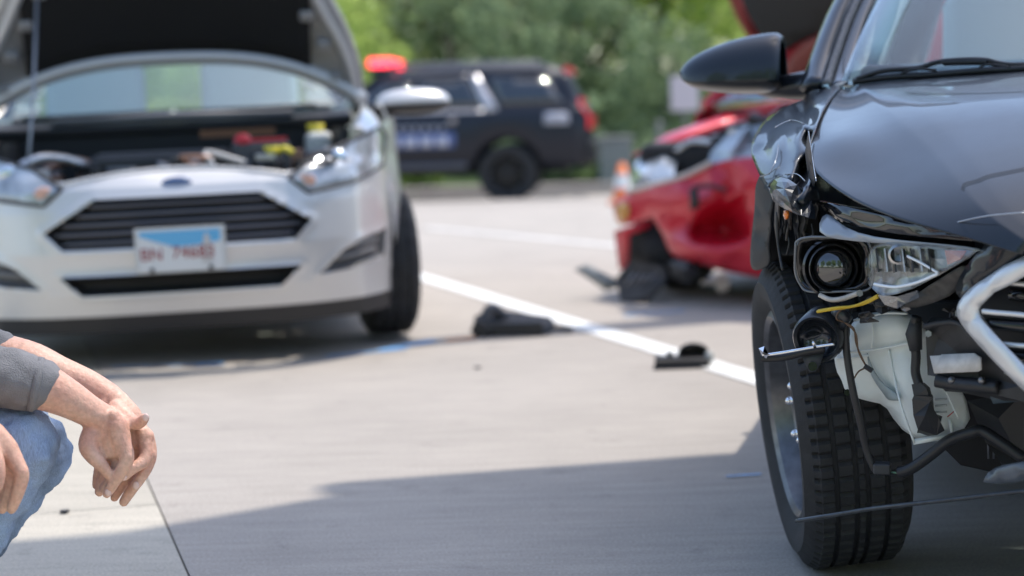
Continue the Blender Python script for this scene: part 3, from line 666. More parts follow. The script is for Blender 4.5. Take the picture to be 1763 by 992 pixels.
E.tube('beam_foot', [(1612, 655, .53), (1640, 660, .54), (1680, 664, .57), (1720, 668, .59)], .012, black_plastic, parent=beam)
for q in ((1638, 655), (1690, 655)): B().ball(E.TX(*q, .59), .006, 6).make('bolt', steel, beam, smooth=True)
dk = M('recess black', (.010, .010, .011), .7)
E.shard('dark_backing', [(1555, 520, .30), (1763, 520, .36), (1800, 640, .36), (1800, 830, .36), (1660, 800, .32), (1630, 770, .30), (1600, 690, .28)], [], dk, sub=0, solid=.03)  # black sheet standing in for the darkness behind the beam
E.shard('lower_bracket', [(1668, 690, .40), (1763, 676, .42), (1763, 800, .42), (1725, 800, .42), (1700, 760, .40)], [(1720, 720, .44)], M('bracket black', (.022, .022, .024), .5, var=.3), sub=0, solid=.01, flat=True)
E.shard('lower_bracket', [(1706, 682, .56), (1763, 678, .58), (1763, 690, .58), (1712, 694, .56)], [], M('blue grey bracket', (.05, .075, .095), .4), sub=0, solid=.01)
E.shard('bumper_remnant', [(1693, 830, .60), (1700, 812, .60), (1725, 800, .62), (1763, 795, .66), (1850, 780, .74), (1850, 815, .74), (1763, 828, .66), (1720, 836, .62)], [(1735, 812, .64)], M('scuffed bumper', (.07, .08, .095), .38, coat=.3, var=.3, vs=30), sub=1)
E.tube('lower_trim', [(1372, 897, .40), (1440, 886, .45), (1500, 876, .50), (1560, 869, .56), (1640, 860, .62), (1763, 846, .70), (1900, 838, .78), (2280, 850, .84)], .0065, M('scraped trim', (.035, .04, .045), .35, var=.4, vs=60), flat=.6)
bc_ = E.shard('bumper_cover', [(1705, 412, .70), (1763, 392, .74), (1840, 372, .77), (2280, 360, .85), (2280, 372, .85), (1890, 384, .78), (1763, 440, .74), (1695, 486, .69), (1655, 514, .66), (1640, 500, .63), (1664, 456, .66), (1690, 431, .69)], [(1740, 430, .735), (1690, 460, .69), (1830, 385, .775)], ebp, sub=1, solid=.004)
E.tube('seam_highlight', [(1628, 388, .66), (1660, 380, .69), (1700, 372, .72), (1763, 366, .76)], .0011, M('bright edge', (.4, .42, .45), .3, .6))  # thin bright tube that paints the highlight along the hood seam
gf = E.shard('grille_frame', [(2280, 374, .86), (1890, 386, .79), (1763, 443, .75), (1700, 482, .71), (1672, 502, .69), (1656, 522, .68), (1652, 536, .68), (1658, 554, .68), (1682, 583, .70), (1763, 668, .75), (1860, 762, .79), (2280, 778, .86), (2280, 752, .86), (1876, 738, .79), (1763, 631, .755), (1705, 565, .715), (1688, 546, .705), (1685, 534, .70), (1690, 520, .705), (1712, 503, .72), (1763, 474, .755), (1898, 410, .79), (2280, 398, .86)], [(1668, 540, .70), (1668, 525, .70), (1685, 510, .715), (1730, 475, .745), (1690, 572, .715), (1730, 615, .74)], satin, sub=1, solid=.014)
mirror_y(gf); mirror_y(bc_)
for (y0, x0) in ((487, 1740), (536, 1692), (592, 1724), (650, 1785), (705, 1845), (440, 1850)):
    L = [(x0, y0, .715), (x0+45, y0+4, .735), (x0+150, y0+10, .77), (2280, y0+16, .845)]
    mirror_y(B().tube(cr([tuple(E.TX(*q)) for q in L], 4), .0042, 8, flat=1.).make('grille_bar', satin, gf, smooth=True))
    L = [(x0, y0+20, .69), (x0+150, y0+30, .74), (2280, y0+36, .82)]
    mirror_y(B().tube(cr([tuple(E.TX(*q)) for q in L], 4), .010, 8).make('grille_slat', gloss_black, gf, smooth=True))
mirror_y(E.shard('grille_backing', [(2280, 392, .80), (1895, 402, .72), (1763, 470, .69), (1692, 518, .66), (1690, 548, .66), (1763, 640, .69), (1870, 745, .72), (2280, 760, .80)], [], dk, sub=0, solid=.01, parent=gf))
# undamaged left corner (out of frame): headlamp, wing, bumper corner
lc = []
for z, o_ in ((.24, .04), (.36, 0), (.5, -.0), (.60, .01), (.685, .05)):
    lc.append([(.80-o_, .42, z), (.74-o_, .60, z), (.60-o_, .74, z), (.40, .85, z), (.36, .87, z)])
grid(lc, 'bumper_cover', ebp, E.root, smooth=True, sub=2, solid=.004)
grid([[(.66, .46, .69), (.60, .58, .70), (.50, .70, .74), (.38, .79, .77)], [(.69, .47, .62), (.66, .60, .62), (.54, .74, .64), (.39, .85, .66)]], 'headlamp', lensglass, E.root, smooth=True, sub=2, solid=.004)
grid([[(.36, .795, .80), (.1, .80, .865), (-.2, .80, .91), (-.55, .79, .95)], [(.37, .86, .70), (.1, .89, .74), (-.2, .89, .77), (-.55, .885, .80)], [(.37, .87, .62), (.1, .90, .66), (-.2, .90, .66), (-.55, .895, .5)]], 'fender', ebp, E.root, smooth=True, sub=2, solid=.004)
# body behind the front wheels
est = dict(zs=[(-.4, .22), (-3.3, .24), (-3.7, .35)], wb=[(-.4, .885), (-1.5, .90), (-3., .89), (-3.72, .74)], zb=[(-.4, .93), (-1.5, .95), (-3.0, .98), (-3.72, .93)], zt=[(-.4, .955), (-1.5, .975), (-3., 1.02), (-3.72, .96)], wt=[(-.4, .76), (-3., .72), (-3.72, .6)])
sh, _r = shell('body', E, est, ebp, -.56, -3.72, .06, arches=((-2.7, .30),), arch_r=.35, open_top=True)
grid([[(-2.98, y, 1.0) for y in (-.84, 0, .84)], [(-3.7, y, .95) for y in (-.72, 0, .72)]], 'boot_lid', ebp, E.root, solid=.02)
B().box((-1.9, 0, .55), (2.6, 1.55, .5)).make('cabin_floor', dk_, E.root)
# cabin
pil = [(-.50, -.80, .948), (-.55, -.803, .957), (-.70, -.785, 1.05), (-.85, -.762, 1.151), (-1.05, -.70, 1.285), (-1.28, -.60, 1.40)]
pio = [(-.53, -.875, .935), (-.60, -.872, .973), (-.75, -.855, 1.06), (-.90, -.83, 1.157), (-1.10, -.765, 1.285), (-1.30, -.655, 1.385)]
for sgn in (1, -1):
    A = [V((x, sgn*y, z)) for x, y, z in pil]; O = [V((x, sgn*y, z)) for x, y, z in pio]
    pm = grid([[o_, o_.lerp(a_, .42)+V((.014, -.012*sgn*-1*-1, .012)), o_.lerp(a_, .6)+V((.006, 0, .004))] for a_, o_ in zip(A, O)], 'pillar', ebp, E.root, smooth=True, sub=1, solid=.02)
    grid([[o_.lerp(a_, .62)+V((.008, 0, .008)), o_.lerp(a_, .80)+V((.010, 0, .012)), o_.lerp(a_, .84)] for a_, o_ in zip(A, O)], 'pillar_trim', M('pillar trim grey', (.16, .15, .145), .6, var=.35, vs=120), E.root, smooth=True, sub=1, solid=.006)
    grid([[o_.lerp(a_, .84), a_+V((.002, 0, .004)), a_.lerp(V((a_.x, 0, a_.z)), .035)+V((.006, 0, .002))] for a_, o_ in zip(A, O)], 'screen_edge', M('screen edge', (.03, .032, .036), .15, coat=.7), E.root, smooth=True, sub=1, solid=.004)
ws = []
for i in range(9):
    t = i/8; L = []
    for k in range(9):
        s = k/8*2-1
        xb = -.50+.10*(1-s*s); zb = .948+.02*(1-s*s); xt = -1.28+.06*(1-s*s); zt = 1.40+.035*(1-s*s)
        yb = .79*s; yt = .60*s; c = .02*sin(t*pi)
        L.append((xb+(xt-xb)*t+c, yb+(yt-yb)*t**1.15, zb+(zt-zb)*t+c))
    ws.append(L)
carglass = glass('windscreen', (.86, .97, .98), .06, .005, 1.)
grid(ws, 'windscreen', carglass, E.root, smooth=True, sub=1, solid=.004)
rf = []
for x, z, w_ in ((-1.27, 1.41, .62), (-1.6, 1.435, .64), (-2.1, 1.43, .63), (-2.6, 1.37, .60)):
    rf.append([(x-.02+.06*(1-s*s)*(1 if x > -1.4 else 0), w_*s, z-.03*s*s*s*s+.02*(1-s*s)) for s in (-1, -.9, -.5, 0, .5, .9, 1)])
grid(rf, 'roof', ebp, E.root, smooth=True, sub=1, solid=.02)
grid([[(-2.6+.0, s*.60, 1.36+.02*(1-s*s)) for s in (-1, -.5, 0, .5, 1)], [(-3.25, s*.66, 1.00+.02*(1-s*s)) for s in (-1, -.5, 0, .5, 1)]], 'rear_window', carglass, E.root, smooth=True, solid=.004)
trimm = M('pale cabin trim', (.55, .55, .5), .8)
for sgn in (1, -1):
    grid([[(-1.3, sgn*.65, 1.39), (-1.9, sgn*.66, 1.405), (-2.55, sgn*.62, 1.36)], [(-.62, sgn*.865, .975), (-1.7, sgn*.86, .985), (-2.95, sgn*.82, 1.0)]], 'side_window', carglass, E.root, smooth=True, solid=.004)
    B().tube([(-1.75, sgn*.845, .95), (-1.8, sgn*.76, 1.2), (-1.82, sgn*.64, 1.40)], [.06, .05, .045], 8, flat=.5).make('door_pillar', trimm, E.root, smooth=True)
    B().tube([(-2.95, sgn*.82, .98), (-2.8, sgn*.72, 1.2), (-2.6, sgn*.62, 1.38)], [.12, .09, .07], 8, flat=.5).make('rear_pillar', ebp, E.root, smooth=True)
    B().tube(cr([(-.72, sgn*.74, 1.01), (-.95, sgn*.69, 1.16), (-1.2, sgn*.60, 1.31)], 4), .035, 8, flat=.6).make('inner_pillar', trimm, E.root, smooth=True)
seatm = M('seat cloth', (.50, .53, .54), .9, bump=.2, bs=200)
for sgn in (1, -1):
    for x in (-1.55, -2.45):
        R_ = MX.Rotation(radians(-14), 3, 'Y')
        st_ = B().box((x, sgn*.37, 1.0), (.12, .46, .42), R_).make('seat', seatm, E.root, bevel=.05)
        B().box((x-.07, sgn*.37, 1.245), (.08, .25, .15), R_).make('headrest', seatm, E.root, bevel=.04)
B().box((-.78, 0, .965), (.55, 1.5, .05)).make('dashboard', M('dashboard', (.16, .17, .18), .8), E.root, bevel=.02)
B().tube([(-.86, .37+.18*cos(a*pi/12), 1.0+.17*sin(a*pi/12)) for a in range(25)], .014, 8, cap=False).make('steering_wheel', black_plastic, E.root, smooth=True)
B().box((-.98, 0, 1.30), (.03, .22, .06)).make('rear_view_mirror', black_plastic, E.root, bevel=.01)
E.shard('inner_trim', [(1495, 113, -1.0), (1512, 113, -1.0), (1524, 75, -1.1), (1540, 35, -1.2), (1560, -5, -1.3), (1580, -60, -1.35), (1545, -60, -1.35), (1520, 0, -1.2), (1505, 50, -1.1)], [], M('pale green trim', (.72, .76, .72), .7), sub=1, solid=.02)
# wiper
wp = E.tube('wiper', [(1469, 141, -.46), (1530, 133, -.44), (1600, 129, -.42), (1700, 121, -.39), (1763, 118, -.375), (2000, 100, -.34)], .0075, black_plastic, flat=1.)
E.tube('wiper_frame', [(1475, 136, -.455), (1520, 122, -.44), (1580, 117, -.425), (1620, 106, -.42), (1690, 103, -.40), (1763, 112, -.38), (2000, 94, -.35)], .0055, black_plastic, parent=wp)
E.tube('wiper_claw', [(1550, 128, -.43), (1575, 119, -.42), (1612, 121, -.41)], .003, black_plastic, parent=wp)
E.tube('wiper_claw', [(1685, 120, -.39), (1698, 111, -.39), (1740, 116, -.375)], .003, black_plastic, parent=wp)
E.shard('wiper_hub', [(1618, 106, -.41), (1636, 102, -.41), (1690, 101, -.395), (1700, 104, -.395), (1695, 112, -.395), (1625, 113, -.41)], [], black_plastic, sub=0, solid=.012, parent=wp)
E.shard('cowl_clip', [(1432, 152, -.50), (1441, 145, -.50), (1455, 141, -.50), (1458, 144, -.50), (1446, 150, -.49), (1437, 156, -.49)], [], M('pale cowl clip', (.4, .38, .35), .5), sub=0, solid=.006)
# door mirror
def mirror_housing(car, sgn):
    yy = [(-1.188, .995, .985), (-1.178, 1.013, .966), (-1.15, 1.034, .950), (-1.10, 1.056, .940), (-1.04, 1.072, .934), (-.98, 1.080, .934), (-.955, 1.081, .936), (-.942, 1.070, .945)]
    up = []; lo = []
    for i, (y, zt, zb) in enumerate(yy):
        k = [.015, .04, .065, .085, .095, .098, .096, .085][i]; zc = .968
        zc = max(min(.968, zt-.008), zb+.006)
        ru = [(-.75+k*cos(a), sgn*-1*y if sgn > 0 else y, zc+(zt-zc)*sin(a)) for a in [radians(-4+188*j/10) for j in range(11)]]
        rl = [(-.75+k*.955*cos(a), sgn*-1*y if sgn > 0 else y, zc+(zc-zb)*sin(a)) for a in [radians(6-192*j/8) for j in range(9)]]
        up.append(ru); lo.append(rl)
    m_ = grid(up, 'door_mirror', ebp, car.root, smooth=True, sub=2, solid=.006, off=-1)
    grid(lo, 'mirror_base', M('mirror base black', (.02, .022, .024), .3, coat=.5), m_, smooth=True, sub=2, solid=.006, off=-1)
    y = -.945*-sgn if sgn > 0 else -.945
    sg = 1 if sgn > 0 else -1
    B().tube(cr([(-.76, sg*1.0, .955), (-.74, sg*.93, .950), (-.72, sg*.86, .955)], 5), [.03+.002*i for i in range(11)], 12, flat=.75).make('mirror_arm', ebp, m_, smooth=True)
    B().box((-.80, sg*1.05, .995), (.006, .14, .06)).make('mirror_glass', M('mirror glass', (.8, .82, .84), .02, 1.), m_)
mirror_housing(E, -1); mirror_housing(E, 1)
# ================================================================== silver hatchback with raised bonnet
FI = Car('silver_hatchback', -10, (-1.33, 7.42, 0), roll=1.0)
tag(FI.root, 'silver hatchback with its bonnet propped open', 'car')
silver = M('silver car paint', (.63, .615, .60), .34, .35, coat=.6, flake=.06, rvar=.03, vs=4)
FPL = [(0, .80), (.3, .778), (.5, .725), (.67, .615), (.78, .44), (.87, .18), (.915, -.1), (.935, -.4)]
FZP = [(.1, .10), (.2, .06), (.3, .02), (.45, 0), (.6, .03), (.68, .06), (.72, .10), (.76, .17), (.85, .25), (.95, .45)]
def fasc(y, z): return sm(FPL, abs(y)) - itp(FZP, z)*max(.3, 1-abs(y)*.8)
def sym(p): return p + [(-y, z) for y, z in p[::-1]]
grille_p = sym([(.295, .645), (.485, .53), (.42, .465)])
low_p = sym([(.44, .368), (.36, .295)])
fog_p = [(.505, .325), (.60, .405), (.68, .44), (.795, .465), (.775, .36), (.64, .335)]
hl_p = [(.41, .690), (.52, .765), (.69, .82), (.80, .86), (.83, .82), (.80, .71), (.65, .655), (.48, .63)]
def mirp(p): return [(-y, z) for y, z in p]
regs = [('grille', grille_p, .05), ('lower_intake', low_p, .06), ('fog_surround', fog_p, .03), ('fog_surround', mirp(fog_p), .03), ('headlamp', hl_p, -.004), ('headlamp', mirp(hl_p), -.004)]
def pdist(y, z, pl):
    best = 9
    for (a, b), (c, d) in zip(pl, pl[1:]+pl[:1]):
        L = (c-a)**2+(d-b)**2; t = max(0, min(1, ((y-a)*(c-a)+(z-b)*(d-b))/L)); best = min(best, (y-a-(c-a)*t)**2+(z-b-(d-b)*t)**2)
    return sqrt(best)
def npt(y, z, pl):
    best = (9, 0, 0)
    for (a, b), (c, d) in zip(pl, pl[1:]+pl[:1]):
        L = (c-a)**2+(d-b)**2; t = max(0, min(1, ((y-a)*(c-a)+(z-b)*(d-b))/L)); yy = a+(c-a)*t; zz = b+(d-b)*t; r = sqrt((y-yy)**2+(z-zz)**2)
        if r < best[0]: best = (r, yy, zz)
    return best
def topz(y): return .735-.05*(min(abs(y), .45)/.45)**2 + max(0, (abs(y)-.40))*.42
def build_fascia(car, regs, fasc, paint, mats, zlo, zhi, dy=.009, dz=.009, ymax=.93, zsplit=.20, lowmat=None, warp=None, arch=None):
    """front skin sampled on a fine net; the openings become parts of their own, set back"""
    NY = int(2*ymax/dy); NZ_ = int((zhi-zlo)/dz)
    pts = {}; cls = {}
    faces = {}
    for i in range(NY+1):
        for j in range(NZ_+1):
            y = -ymax+i*dy; z = zlo+j*dz; d = 0
            for nm, pl, dp in regs:
                q = npt(y, z, pl)
                if q[0] < dy*.62: y, z = q[1], q[2]; break
            else:
                if abs(z-topz(y)-.012) < dz*.55: z = topz(y)+.012
            x = fasc(y, z)
            # soft styling creases round the openings
            for nm, pl, dp in regs:
                q = pdist(y, z, pl); ins = inpoly(y, z, pl)
                if ins: d = dp*min(1, q/.02)
                elif q < .03 and dp > 0: d = max(d, .0)-.006*(1-q/.03)
            p = V((x-d, y, z))
            if warp: p = warp(p)
            pts[i, j] = p
    for i in range(NY):
        for j in range(NZ_):
            y = -ymax+(i+.5)*dy; z = zlo+(j+.5)*dz; k = 'skin'
            for ri, (nm, pl, dp) in enumerate(regs):
                if inpoly(y, z, pl): k = ri
            if k == 'skin':
                if z > topz(y)+.012: continue
                xx = fasc(y, z)
                if arch and xx < .36 and z < arch[1]+sqrt(max(0, arch[0]**2-xx*xx)): continue
                if z < zsplit: k = 'low'
            faces.setdefault(k, []).append(((i, j), (i+1, j), (i+1, j+1), (i, j+1)))
    res = {}
    for k, fl in faces.items():
        ids = {}; vs = []; fs = []
        for f in fl:
            q = []
            for c in f:
                if c not in ids: ids[c] = len(vs); vs.append(pts[c])
                q.append(ids[c])
            fs.append(q)
        nm = 'bumper' if k == 'skin' else 'lower_valance' if k == 'low' else regs[k][0]
        mt = paint if k == 'skin' else (lowmat or black_plastic) if k == 'low' else mats[regs[k][0]]
        res[k] = obj(nm, vs, fs, mt, car.root, smooth=True)
    return res
lampm = M('headlamp glass', (.42, .45, .48), .12, .3, coat=1., var=.4, vs=14)
fm = dict(grille=dk, lower_intake=dk, fog_surround=M('fog dark', (.06, .058, .058), .5), headlamp=lampm)
res = build_fascia(FI, regs, fasc, silver, fm, .155, .90, zsplit=.215, arch=(.345, .30), dy=.007, dz=.007)
gr = res[0]
barm = M('grille bar grey', (.10, .10, .115), .3, .5, coat=.5)
for k in range(5):
    z = .618-.033*k; hw = itp([(.465, .42), (.53, .475), (.645, .295)], z)-.015
    B().tube([(fasc(y, z)-.022, y, z) for y in [hw*(i/10-1) for i in range(21)]], .0095, 8, flat=.9).make('grille_bar', barm, gr, smooth=True)
for s in (1, -1):
    for k in range(2):
        z = .375+.035*k; y0, y1 = .58-.02+.03*k, .735+.01*k
        B().tube([(fasc(y, z+(y-y0)*.12)-.018, s*y, z+(y-y0)*.12) for y in [y0+(y1-y0)*i/6 for i in range(7)]], .009, 6).make('fog_bar', M('fog bar grey', (.20, .195, .195), .5), res[2 if s > 0 else 3], smooth=True)
    hp = hl_p + hl_p[:1]; q_ = []
    for a_, b2_ in zip(hp, hp[1:]): q_ += [(a_[0]+(b2_[0]-a_[0])*t/4, a_[1]+(b2_[1]-a_[1])*t/4) for t in range(4)]
    B().tube([(fasc(y, z)+.004, s*y, z) for y, z in q_+q_[:1]], .007, 6, cap=False).make('lamp_rim', dark_plastic, res[4 if s > 0 else 5], smooth=True)
    # lamp internals seen as bright bowls and an amber corner
    B().ball((fasc(.62, .75)+.0, s*.60, .745), .045, 10, (.35, 1, .9)).make('lamp_bowl', M('lamp bowl', (.8, .82, .84), .12, .8), res[4 if s > 0 else 5], smooth=True)
    B().ball((fasc(.48, .675)+.002, s*.475, .675), .03, 8, (.3, 1.2, .8)).make('turn_lamp', M('turn lamp', (.62, .36, .27), .3, coat=.5), res[4 if s > 0 else 5], smooth=True)
    B().ball((fasc(.76, .76)+.002, s*.755, .74), .016, 8, (.5, 1, 1)).make('side_lamp', M('side lamp', (.85, .75, .55), .3, coat=.4), res[4 if s > 0 else 5], smooth=True)
# badge and number plate
B().tube([(fasc(y, topz(y)+.004)-.004, y, topz(y)+.006) for y in [.42*(i/20-1) for i in range(41)]], .010, 8).make('bumper_lip', silver, FI.root, smooth=True)
bz = .69; B().ball((fasc(0, bz)+.004, 0, bz), .055, 12, (.12, 1, .42)).make('badge', M('badge blue', (.10, .15, .30), .25, .3, coat=.8), FI.root, smooth=True)
plx = .80
pl = B().box((plx+.012, 0, .452), (.004, .325, .165)).make('number_plate', M('plate frame', (.55, .56, .57), .4, .4), FI.root, bevel=.003)
B().box((plx+.0155, 0, .452), (.003, .300, .148)).make('plate_face', M('plate white', (.66, .66, .65), .5), pl)
B().poly([(plx+.0178, -.145, .522), (plx+.0178, .145, .522), (plx+.0178, .145, .478), (plx+.0178, .06, .466), (plx+.0178, -.02, .462), (plx+.0178, -.10, .488), (plx+.0178, -.145, .505)], (-.0005, 0, 0)).make('sky_print', M('plate blue', (.13, .42, .68), .5), pl)
B().poly([(plx+.0182, .075, .400), (plx+.0182, .115, .400), (plx+.0182, .108, .485), (plx+.0182, .095, .515), (plx+.0182, .082, .485)], (-.0006, 0, 0)).make('figure_print', M('plate grey print', (.52, .50, .48), .5), pl)
pm_ = M('plate red', (.32, .05, .06), .5)
text('BN', .062, pm_, pl, (plx+.0192, -.105, .437), (radians(90), 0, radians(90)))
text('74683', .062, pm_, pl, (plx+.0192, .045, .440), (radians(90), 0, radians(90)))
for s in (-.105, .105): B().cyl((plx+.014, s, .382), (plx+.022, s, .382), .009, 10).make('plate_screw', black_plastic, pl)
# front wings
for s in (1, -1):
    rows = []
    for x, zt, yi in ((.33, .86, .69), (.2, .89, .72), (.05, .915, .745), (-.25, .945, .78), (-.50, .955, .79)):
        r = []
        for yy, z in ((yi, zt), (yi+.03, zt+.004)): r.append((x, s*yy, z))
        w_ = itp([(-.5, .93), (-.1, .925), (.2, .88), (.33, .835)], x)
        zb_ = .30+sqrt(max(0, .345**2-x*x)) if abs(x) < .345 else .27
        if x > .345: zb_ = .55
        for t in (.25, .55, .8, 1.): r.append((x, s*(yi+.03+(w_-yi-.03)*sin(t*pi/2)), zt+(max(zb_, .3)-zt)*t**1.6))
        rows.append(r)
    grid(rows, 'wing', silver, FI.root, smooth=True, sub=2, solid=.004)
for (x, y, sd) in ((0, .825, 1), (0, -.825, -1), (-2.49, .80, 1), (-2.49, -.80, -1)):
    wheel(FI, (x, y, .30), .30, .20, .2, sd, steer=3 if x == 0 else 0, rim_mat=alu, spokes=7, n=96)
# engine bay
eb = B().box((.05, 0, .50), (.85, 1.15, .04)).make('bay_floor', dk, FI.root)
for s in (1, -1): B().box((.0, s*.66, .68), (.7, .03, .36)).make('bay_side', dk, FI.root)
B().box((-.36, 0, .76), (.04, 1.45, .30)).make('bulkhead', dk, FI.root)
B().box((.66, 0, .655), (.06, .95, .08)).make('slam_panel', M('slam panel', (.05, .05, .052), .5), FI.root, bevel=.01)
B().box((.15, -.05, .72), (.42, .55, .16)).make('engine_cover', M('engine cover', (.03, .03, .032), .5, var=.3), FI.root, bevel=.03)
bt = B().box((.28, .33, .745), (.22, .22, .15)).make('battery', M('battery case', (.08, .08, .085), .5), FI.root, bevel=.01)
B().ball((.36, .26, .83), .035, 8, (1, 1, .8)).make('terminal_cap', M('red cap', (.6, .03, .04), .4), bt, smooth=True)
B().box((.30, .36, .828), (.10, .14, .015)).make('battery_cover', MATS['red cap'], bt)
B().tube([(.5, .36, .76), (.5, .36, .805)], [.012, .03], 8).make('filler_cap', M('yellow cap', (.75, .62, .05), .45), FI.root, smooth=True)
B().tube(cr([(.5, .38, .78), (.52, .41, .795), (.52, .44, .775)], 4), .012, 8).make('dipstick', MATS['yellow cap'], FI.root, smooth=True)
wbx = B().box((-.02, .58, .79), (.14, .11, .12)).make('coolant_bottle', M('coolant bottle', (.6, .6, .56), .4), FI.root, bevel=.03)
B().cyl((-.02, .57, .85), (-.02, .57, .88), .035, 14).make('bottle_cap', MATS['yellow cap'], wbx, smooth=True)
rdm = random.Random(4)
cm_ = [alu, steel, black_plastic, M('pale part', (.5, .48, .46), .4), dark_plastic, black_plastic, M('copper part', (.35, .2, .14), .4, .5)]
for i in range(46):
    x = rdm.uniform(.0, .58); y = rdm.uniform(-.60, .58); z = .70+rdm.uniform(0, .05); m_ = cm_[rdm.randrange(len(cm_))]
    k = rdm.random(); h = rdm.uniform(.02, .05)
    if k < .4: B().box((x, y, z), (rdm.uniform(.03, .1), rdm.uniform(.03, .12), h*2), MX.Rotation(rdm.uniform(0, 3), 3, 'Z')).make('engine_part', m_, FI.root, bevel=.006)
    elif k < .7: B().cyl((x, y, z-.03), (x, y, z+h), rdm.uniform(.015, .04), 12).make('engine_part', m_, FI.root)
    else:
        p = [(x, y, z)]
        for q in range(3): p.append((p[-1][0]+rdm.uniform(-.12, .12), p[-1][1]+rdm.uniform(-.16, .16), z+rdm.uniform(-.01, .05)))
        B().tube(cr(p, 5), rdm.uniform(.008, .018), 8).make('hose', m_, FI.root, smooth=True)
B().tube(cr([(.45, -.62, .74), (.40, -.50, .80), (.34, -.36, .77), (.3, -.28, .70)], 5), .02, 10).make('hose', alu, FI.root, smooth=True)
B().box((.05, .25, .86), (.06, .3, .03)).make('brown_strip', M('brown part', (.16, .07, .03), .6), FI.root)
# cowl and screen
B().box((-.40, 0, .905), (.16, 1.5, .05), MX.Rotation(radians(12), 3, 'Y')).make('cowl', black_plastic, FI.root, bevel=.015)
for (y0, y1) in ((-.62, .02), (-.05, .60)):
    B().tube(cr([(-.36, y0, .955), (-.33, (y0+y1)/2, .955), (-.36, y1, .96)], 5), .010, 8).make('wiper', black_plastic, FI.root, smooth=True)
B().tube([(-.34, -.5, .935), (-.31, 0, .94), (-.34, .5, .935)], .016, 8).make('cowl_trim', M('cowl grey', (.16, .16, .17), .5), FI.root, smooth=True)
fst = dict(zs=[(-.5, .2), (-3.3, .25)], wb=[(-.5, .925), (-1.5, .93), (-2.8, .92), (-3.25, .79)], zb=[(-.5, .955), (-1.5, .98), (-3.25, 1.05)], zt=[(-.5, .97), (-1.5, .99), (-3.25, 1.08)], wt=[(-.5, .8), (-3.25, .66)])
shell('body', FI, fst, silver, -.46, -3.25, .06, arches=((-2.49, .30),), arch_r=.345, open_top=True)
B().box((-1.8, 0, .55), (2.6, 1.5, .5)).make('cabin_floor', dk_, FI.root)
ws = []
for i in range(9):
    t = i/8; L = []
    for k in range(9):
        s = k/8*2-1
        xb = -.46+.14*(1-s*s); zb = .94+.01*(1-s*s); xt = -1.20+.08*(1-s*s); zt = 1.42+.03*(1-s*s)
        L.append((xb+(xt-xb)*t, .78*s+(.58-.78)*s*t, zb+(zt-zb)*t))
    ws.append(L)
fglass = glass('hatchback screen', (.90, .99, .97), .07, .01, 1.)
grid(ws, 'windscreen', fglass, FI.root, smooth=True, sub=1, solid=.004)
grid([[(x, .6*s, z+.03*(1-s*s)) for s in (-1, -.5, 0, .5, 1)] for x, z in ((-1.18, 1.425), (-1.8, 1.46), (-2.6, 1.42), (-3.0, 1.38))], 'roof', silver, FI.root, smooth=True, sub=1, solid=.03)
grid([[(-3.0, .58*s, 1.36) for s in (-1, 0, 1)], [(-3.25, .68*s, 1.06) for s in (-1, 0, 1)]], 'rear_window', fglass, FI.root, solid=.004)
for s in (1, -1):
    B().tube(cr([(-.50, s*.80, .94), (-.85, s*.71, 1.2), (-1.22, s*.60, 1.43)], 5), .045, 8, flat=.7).make('pillar', silver, FI.root, smooth=True)
    grid([[(-1.25, s*.60, 1.42), (-2., s*.61, 1.44), (-2.95, s*.58, 1.36)], [(-.55, s*.84, .97), (-1.7, s*.84, 1.0), (-3.1, s*.76, 1.06)]], 'side_window', fglass, FI.root, solid=.004)
    B().tube([(-1.75, s*.835, .97), (-1.82, s*.62, 1.43)], .04, 8).make('door_pillar', black_plastic, FI.root, smooth=True)
    R_ = MX.Rotation(radians(-14), 3, 'Y')
    B().box((-1.35, s*.36, 1.0), (.12, .46, .42), R_).make('seat', seatm, FI.root, bevel=.05)
    B().box((-1.42, s*.36, 1.25), (.08, .25, .15), R_).make('headrest', seatm, FI.root, bevel=.04)
    rows = []; low_ = []
    for i in range(9):
        a = pi*i/8; yy = 1.04-.16*cos(a); k = max(.12, sin(a))**.55
        rows.append([(-.53+.085*k*cos(b_), s*yy, .945+.072*k*sin(b_)) for b_ in [radians(5+170*j/8) for j in range(9)]])
        low_.append([(-.53+.08*k*cos(b_), s*yy, .947+.045*k*sin(b_)) for b_ in [radians(-5-170*j/6) for j in range(7)]])
    mm = grid(rows, 'door_mirror', silver, FI.root, smooth=True, sub=1, solid=.006)
    grid(low_, 'mirror_base', black_plastic, mm, smooth=True, sub=1, solid=.006)
    B().tube([(-.52, s*.95, .915), (-.5, s*.83, .935)], .03, 8).make('mirror_arm', black_plastic, mm, smooth=True)
B().box((-.62, 0, .94), (.4, 1.35, .05)).make('dashboard', MATS['dashboard'], FI.root, bevel=.02)
B().box((-.9, .0, 1.28), (.03, .2, .06)).make('rear_view_mirror', black_plastic, FI.root, bevel=.01)
# raised bonnet: built flat, turned about its hinge
HA = radians(57); HX, HZ = -.36, .955
def hood_pt(s, y, dz=0.):
    """s metres forward of the hinge line, y across, dz above the skin; rotated open"""
    zc = .085*(1-(y/.85)**2)+dz - .10*max(0, s-.55)**1.5
    return V((HX+s*cos(HA)-zc*sin(HA), y, HZ+s*sin(HA)+zc*cos(HA)))
def hw(s): return sm([(0, .81), (.15, .80), (.3, .755), (.45, .68), (.6, .61), (.8, .56), (1.02, .50)], s)
def rear(y): return .205*(1-(abs(y)/.8)**3)
def hoodgrid(f0, f1, w0, dz, ns=14, ny=20):
    rows = []
    for i in range(ns+1):
        r = []
        for k in range(ny+1):
            u = k/ny*2-1
            s = 1.02*(f0+(f1-f0)*i/ns); y = u*hw(s)*w0; r0 = rear(y); s2 = r0+(1.02-r0)*(s/1.02); r.append(hood_pt(s2, y, dz))
        rows.append(r)
    return rows
